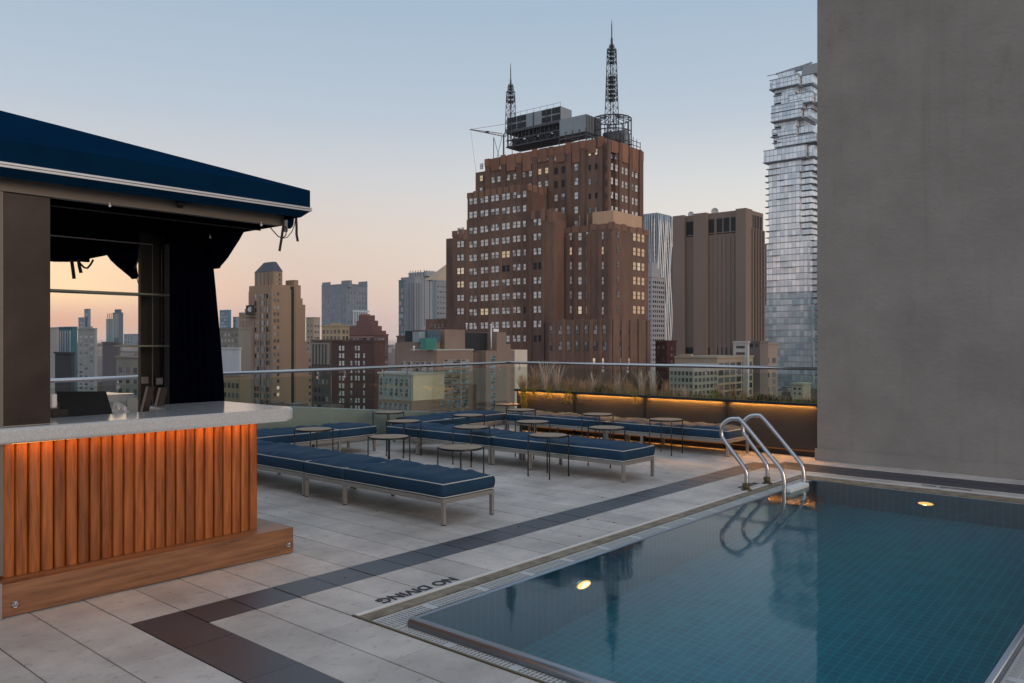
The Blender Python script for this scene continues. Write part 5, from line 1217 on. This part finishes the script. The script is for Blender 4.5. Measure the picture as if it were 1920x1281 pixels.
# stacked glass tower
def glasst(name, c, c2, rough=.18, pitch=2.6, floor=4.1):
    m = bpy.data.materials.new(name); m.use_nodes = True; n = m.node_tree.nodes; l = m.node_tree.links; p = n['Principled BSDF']
    t = n.new('ShaderNodeTexCoord'); se = n.new('ShaderNodeSeparateXYZ'); l.new(t.outputs['Object'], se.inputs[0])
    ax = n.new('ShaderNodeMath'); ax.operation = 'ADD'; l.new(se.outputs[0], ax.inputs[0]); l.new(se.outputs[1], ax.inputs[1])
    dv = n.new('ShaderNodeMath'); dv.operation = 'DIVIDE'; dv.inputs[1].default_value = pitch; l.new(ax.outputs[0], dv.inputs[0])
    fr = n.new('ShaderNodeMath'); fr.operation = 'FRACT'; l.new(dv.outputs[0], fr.inputs[0]); ls = n.new('ShaderNodeMath'); ls.operation = 'LESS_THAN'; ls.inputs[1].default_value = .09; l.new(fr.outputs[0], ls.inputs[0])
    fl = n.new('ShaderNodeMath'); fl.operation = 'FLOOR'; l.new(dv.outputs[0], fl.inputs[0]); fz = n.new('ShaderNodeMath'); fz.operation = 'DIVIDE'; fz.inputs[1].default_value = floor; l.new(se.outputs[2], fz.inputs[0]); ff = n.new('ShaderNodeMath'); ff.operation = 'FLOOR'; l.new(fz.outputs[0], ff.inputs[0])
    cb = n.new('ShaderNodeCombineXYZ'); l.new(fl.outputs[0], cb.inputs[0]); l.new(ff.outputs[0], cb.inputs[1]); wn = n.new('ShaderNodeTexWhiteNoise'); l.new(cb.outputs[0], wn.inputs[0])
    r = n.new('ShaderNodeValToRGB'); r.color_ramp.elements[0].color = tuple(c)+(1,); r.color_ramp.elements[1].color = tuple(c2)+(1,); l.new(wn.outputs[0], r.inputs[0])
    mc = n.new('ShaderNodeMixRGB'); l.new(ls.outputs[0], mc.inputs[0]); l.new(r.outputs[0], mc.inputs[1]); mc.inputs[2].default_value = (.28,.32,.36,1); l.new(mc.outputs[0], p.inputs['Base Color'])
    p.inputs['Roughness'].default_value = rough; p.inputs['Metallic'].default_value = .45; return m
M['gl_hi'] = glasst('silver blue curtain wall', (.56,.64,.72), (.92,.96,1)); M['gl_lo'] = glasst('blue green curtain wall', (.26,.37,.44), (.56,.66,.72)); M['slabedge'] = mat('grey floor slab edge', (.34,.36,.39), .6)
b = Bld('stacked_glass_tower', 'tall silver glass tower of shifted stacked boxes at the edge of the wall', 1515, 520, 0, M['gl_hi'])
rr = random.Random(5); sc = 520/FPX; top = b.z(128); FH = 4.1; z = top; i = 0
zv = lambda v: b.z(v, 0, 0)
STK = [(137, 156, 1443.5, 1496, -2.0, 0), (155, 168, 1452, 1492, .6, 1), (167, 187, 1451, 1490, .2, 1), (173, 193, 1479, 1521, -1.2, 0), (188, 203, 1446.5, 1505, -2.4, 0), (202, 219, 1446, 1501, -2.6, 0), (218, 232, 1452, 1494, 1.0, 1),
       (231, 247, 1447, 1492, .2, 1), (246, 259, 1450, 1493, .8, 1), (252, 268, 1457, 1529, -.8, 0), (259, 273, 1452, 1492, .8, 1), (272, 296, 1432, 1510, -3.2, 0)]
for v0, v1, ul, ur, x0, inner in STK:
    z1, z0 = zv(v0), zv(v1); ya, yb3 = b.y(ul, x0), b.y(ur, x0); bm = BM(); bx(bm, x0, 24, yb3, ya, z0+.5, z1-.03)
    o = obj('storey', bm, M['gl_hi'], b.t)
    bm = BM(); e = .5 if not inner else .25; bx(bm, x0-e, 24.3, yb3-e, ya+e, z0, z0+.48)
    if not inner: bx(bm, x0-e*.6, 24.2, yb3-e*.6, ya+e*.6, z1-.35, z1+.02)
    zm = (z0+z1)/2; bx(bm, x0-.12, 24.1, yb3-.12, ya+.12, zm-.15, zm+.15)
    if inner:
        w_ = (ya-yb3)*rr.uniform(.25, .4); bx(bm, x0-1.6, x0-.3, ya-w_, ya+.3, z0-.05, z0+.4); bx(bm, x0-.05, x0+.3, ya-w_*.9, ya-.5, z0+.6, z0+1.9, mi=1)
    obj('floor_slab', bm, ['slabedge', 'void'], b.t)
    bm = BM(); q0 = rr.uniform(1, 4); bx(bm, x0+q0+2, 30, yb3-rr.uniform(3, 10), yb3-e-.01, z0+.9, z1-.5); obj('side_storey', bm, M['gl_hi'], b.t)
z = zv(296)
while z > 40:
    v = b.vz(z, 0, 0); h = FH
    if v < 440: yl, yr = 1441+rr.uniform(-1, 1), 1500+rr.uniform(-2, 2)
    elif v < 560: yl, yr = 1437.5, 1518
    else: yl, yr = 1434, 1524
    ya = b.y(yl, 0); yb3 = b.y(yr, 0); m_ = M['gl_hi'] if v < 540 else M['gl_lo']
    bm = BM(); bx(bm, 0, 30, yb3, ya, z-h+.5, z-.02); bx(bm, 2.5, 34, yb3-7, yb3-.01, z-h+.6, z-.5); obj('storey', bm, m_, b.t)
    bm = BM(); bx(bm, -.18, 33, yb3-.3, ya+.15, z-h, z-h+.48)
    if rr.random() < .75: w_ = rr.uniform(4, 9); yy = rr.uniform(yb3, ya-w_) if rr.random() < .5 else ya-w_+1.5; bx(bm, -1.5, .3, yy, yy+w_, z-h-.04, z-h+.36)
    if rr.random() < .55: bx(bm, -.25, 4, ya-1, ya+2.4, z-h-.07, z-h+.30)
    bx(bm, 3, 30, yb3-9, yb3-7.5, z-h-.03, z-h+.28); obj('floor_slab', bm, 'slabedge', b.t)
    z -= h
bm = BM(); bx(bm, 1, 20, b.y(1490, 1), b.y(1458, 1), zv(137)+.03, top+1); obj('roof_storey', bm, M['gl_hi'], b.t)
bm = BM(); bx(bm, 3, 26, b.y(1532, 3), b.y(1503, 3), zv(137)+.03, top+3.2); obj('roof_plant', bm, 'slabedge', b.t); b.bm = {}; b.w = []
c = b.C+b.X*4+b.Y*b.y(1480, 4); t = thing('roof_crane', 'grey folded maintenance crane on top of the stacked glass tower', 'crane', (c.x, c.y, top+1.05+GZ), b.a); bm = BM()
tube(bm, [(0, 9, 1), (0, -6, 2.2), (0, -15, 3.4)], .6, 6); tube(bm, [(0, 9, 1), (0, 15, 1.2)], .25, 6); tube(bm, [(0, -6, 2.4), (0, 3, 1.6)], .6, 6); obj('jib', bm, 'plant_grey', t)
bm = BM(); bx(bm, -1.5, 1.5, -5, 3, -.1, 1.6); bx(bm, -1, 1, -9, -5.1, -.1, 2.6); obj('base', bm, 'plant_grey', t)
# lower buildings at the right
M['beige'] = bmat('beige terracotta', (.44,.375,.29), .15, .3)
b, q = block('beige_loft_block', 'beige loft building with large paired windows below the brown slab', 1345, 205, 1265, 1412, 672, (.40,.34,.26), lw=(11, 695, 13.5, 6, 5.2, 8), rw=(6, 684, 13.5, 6, 8.6, 9.5), win='w_dark', fr='fr_pale', extra=((1275, 1296, 1300, 664, 3), (1330, 1344, 1350, 668, 1)))
block('grey_annex', 'pale grey stone annex with small windows at the foot of the slab', 1300, 190, 1255, 1346, 687, (.36,.35,.31), lw=(6, 700, 12, 6, 4, 7), rw=(6, 700, 12, 6, 4.6, 7), win='w_dark')
block('pink_stone_block', 'pinkish stone office block with stacked windows left of the glass tower', 1432, 260, 1408, 1458, 646, (.36,.285,.235), lw=(2, 660, 13.5, 8, 6, 8), rw=(2, 676, 13.5, 8, 6, 9), win='w_mid')
b, q = block('white_penthouse', 'small white rooftop penthouse with dark openings below the slab tower', 1402, 215, 1375, 1405, 643, (.55,.54,.52), lw=(1, 651, 12, 2, 16, 5), win='w_dark')
block('dark_notch_block', 'grey brown service block between the white penthouse and the pink stone block', 1425, 235, 1403, 1440, 642, (.22,.19,.175), lw=(2, 648, 30, 1, 6, 6), win='w_dark')
block('small_cream_building', 'little cream building low in front of the glass tower', 1505, 180, 1485, 1520, 722, (.40,.38,.30), lw=(2, 729, 9, 2, 4, 4), win='w_dark')
# through the kiosk opening
G2 = 'towers seen through the kiosk opening'
block('far_twin_tower', 'slim grey tower, taller one left of the pair seen through the kiosk', 165, 2200, 158, 170, 581, (.22,.27,.32), lw=(3, 590, 7, 8, 1.5, 4), win='w_blue', group=G2)
block('far_twin_tower', 'slim grey tower, lower one seen through the kiosk', 157, 2200, 147, 160, 597, (.24,.29,.34), lw=(3, 606, 7, 6, 1.5, 4), win='w_blue', group=G2)
block('far_crown_tower', 'dark stepped tower standing clear in the kiosk opening', 224, 1600, 211, 231, 588, (.14,.18,.21), lw=(4, 610, 60, 1, 1.5, 48), win='w_blue', extra=((215, 224, 228, 580, 3),), group=G2)
block('far_glass_block', 'lower glass block touching the left of the stepped tower in the opening', 211, 1500, 199, 213, 600, (.24,.34,.34), lw=(3, 610, 60, 1, 1.5, 44), win='w_blue', group=G2)
block('beige_apartment_tower', 'pale apartment tower with dark window stacks seen through the kiosk', 178, 330, 146, 182, 618, (.36,.36,.34), lw=(3, 632, 7.4, 14, 5, 4), win='w_blue', extra=((155, 170, 174, 612, 2),), group=G2)
block('teal_glass_block', 'teal striped glass block at the left of the kiosk opening', 135, 380, 110, 145, 615, (.08,.18,.22), lw=(5, 650, 60, 1, 2, 60), win='w_blue', group=G2)
block('pale_corner_block', 'pale concrete block at the left edge of the kiosk opening', 108, 420, 88, 112, 616, (.50,.46,.42), group=G2)
block('plain_grey_block', 'plain grey windowless block seen under the stepped tower', 222, 240, 192, 226, 644, (.17,.155,.16), group=G2)
block('dark_brick_bulk', 'dark brick bulk low at the left of the kiosk opening', 134, 160, 103, 140, 664, (.07,.075,.08), group=G2)
block('stone_walkup', 'old stone building with arched top window seen beside the kiosk post', 262, 170, 218, 275, 672, (.30,.29,.25), lw=(3, 694, 20, 4, 6, 10), win='w_dark', group=G2)
block('hazy_midrise', 'hazy midrise at the right side of the kiosk opening', 262, 1800, 232, 266, 628, (.30,.34,.36), lw=(5, 632, 5, 4, 3, 3), win='w_blue', group=G2)
# ground and distant city
bm = BM(); bmesh.ops.create_grid(bm, x_segments=1, y_segments=1, size=2595); struct('ground', bm, bmat('city ground', (.09,.09,.09), .4, .01), loc=(2000, 2000, GZ-.2))
bm = BM(); rr = random.Random(11)
for i in range(1500):
    d = rr.uniform(700, 3800); u = rr.uniform(-300, 2300); p = ray(u)*d; w = rr.uniform(14, 45); h = rr.uniform(18, 60)*(1 if d < 1500 else 1.1)
    if rr.random() < .05: h *= 1.35
    h = min(h, 66+d*.0035); bx(bm, p.x, p.x+w, p.y, p.y+w*rr.uniform(.6, 1.6), GZ-.1, GZ+h)
m = bmat('distant roofs and walls', (.34,.31,.30), .2, .02); 
o = obj('distant_city', bm, mat('distant masonry', (.34,.31,.30), .9, var=.35, scale=.03, island=.35)); tag(o, 'hazy mass of distant low buildings along the horizon', 'city', kind='stuff')
bm = BM(); rr = random.Random(3)
for i in range(260):
    d = rr.uniform(170, 650); u = rr.uniform(-100, 1700); p = ray(u)*d; w = rr.uniform(14, 30); vtop = rr.uniform(775, 830) if d < 300 else rr.uniform(766, 800) if d < 450 else rr.uniform(722, 770); zt_ = CH-(vtop-YH)*d/FPX
    if zt_ < GZ+6: continue
    bx(bm, p.x, p.x+w, p.y, p.y+w, GZ-.1, zt_); bx(bm, p.x+2, p.x+6, p.y+2, p.y+6, zt_, zt_+2.5)
o = obj('low_rise_roofs', bm, mat('low roofs', (.22,.19,.17), .9, var=.3, scale=.1, island=.4)); tag(o, 'jumble of low rooftops filling the streets below the rail', 'rooftops', kind='stuff')
# haze
hz = bpy.data.materials.new('city haze'); hz.use_nodes = True; n = hz.node_tree.nodes; n.remove(n['Principled BSDF']); pv = n.new('ShaderNodeVolumePrincipled'); pv.inputs['Density'].default_value = .00005; pv.inputs['Color'].default_value = (.78,.84,.92,1); hz.node_tree.links.new(pv.outputs[0], n['Material Output'].inputs['Volume'])
bm = BM(); bx(bm, -600, 4600, -600, 4600, GZ-1.5, 175); o = obj('haze', bm, hz); tag(o, 'thin evening haze over the city', 'haze', kind='stuff')
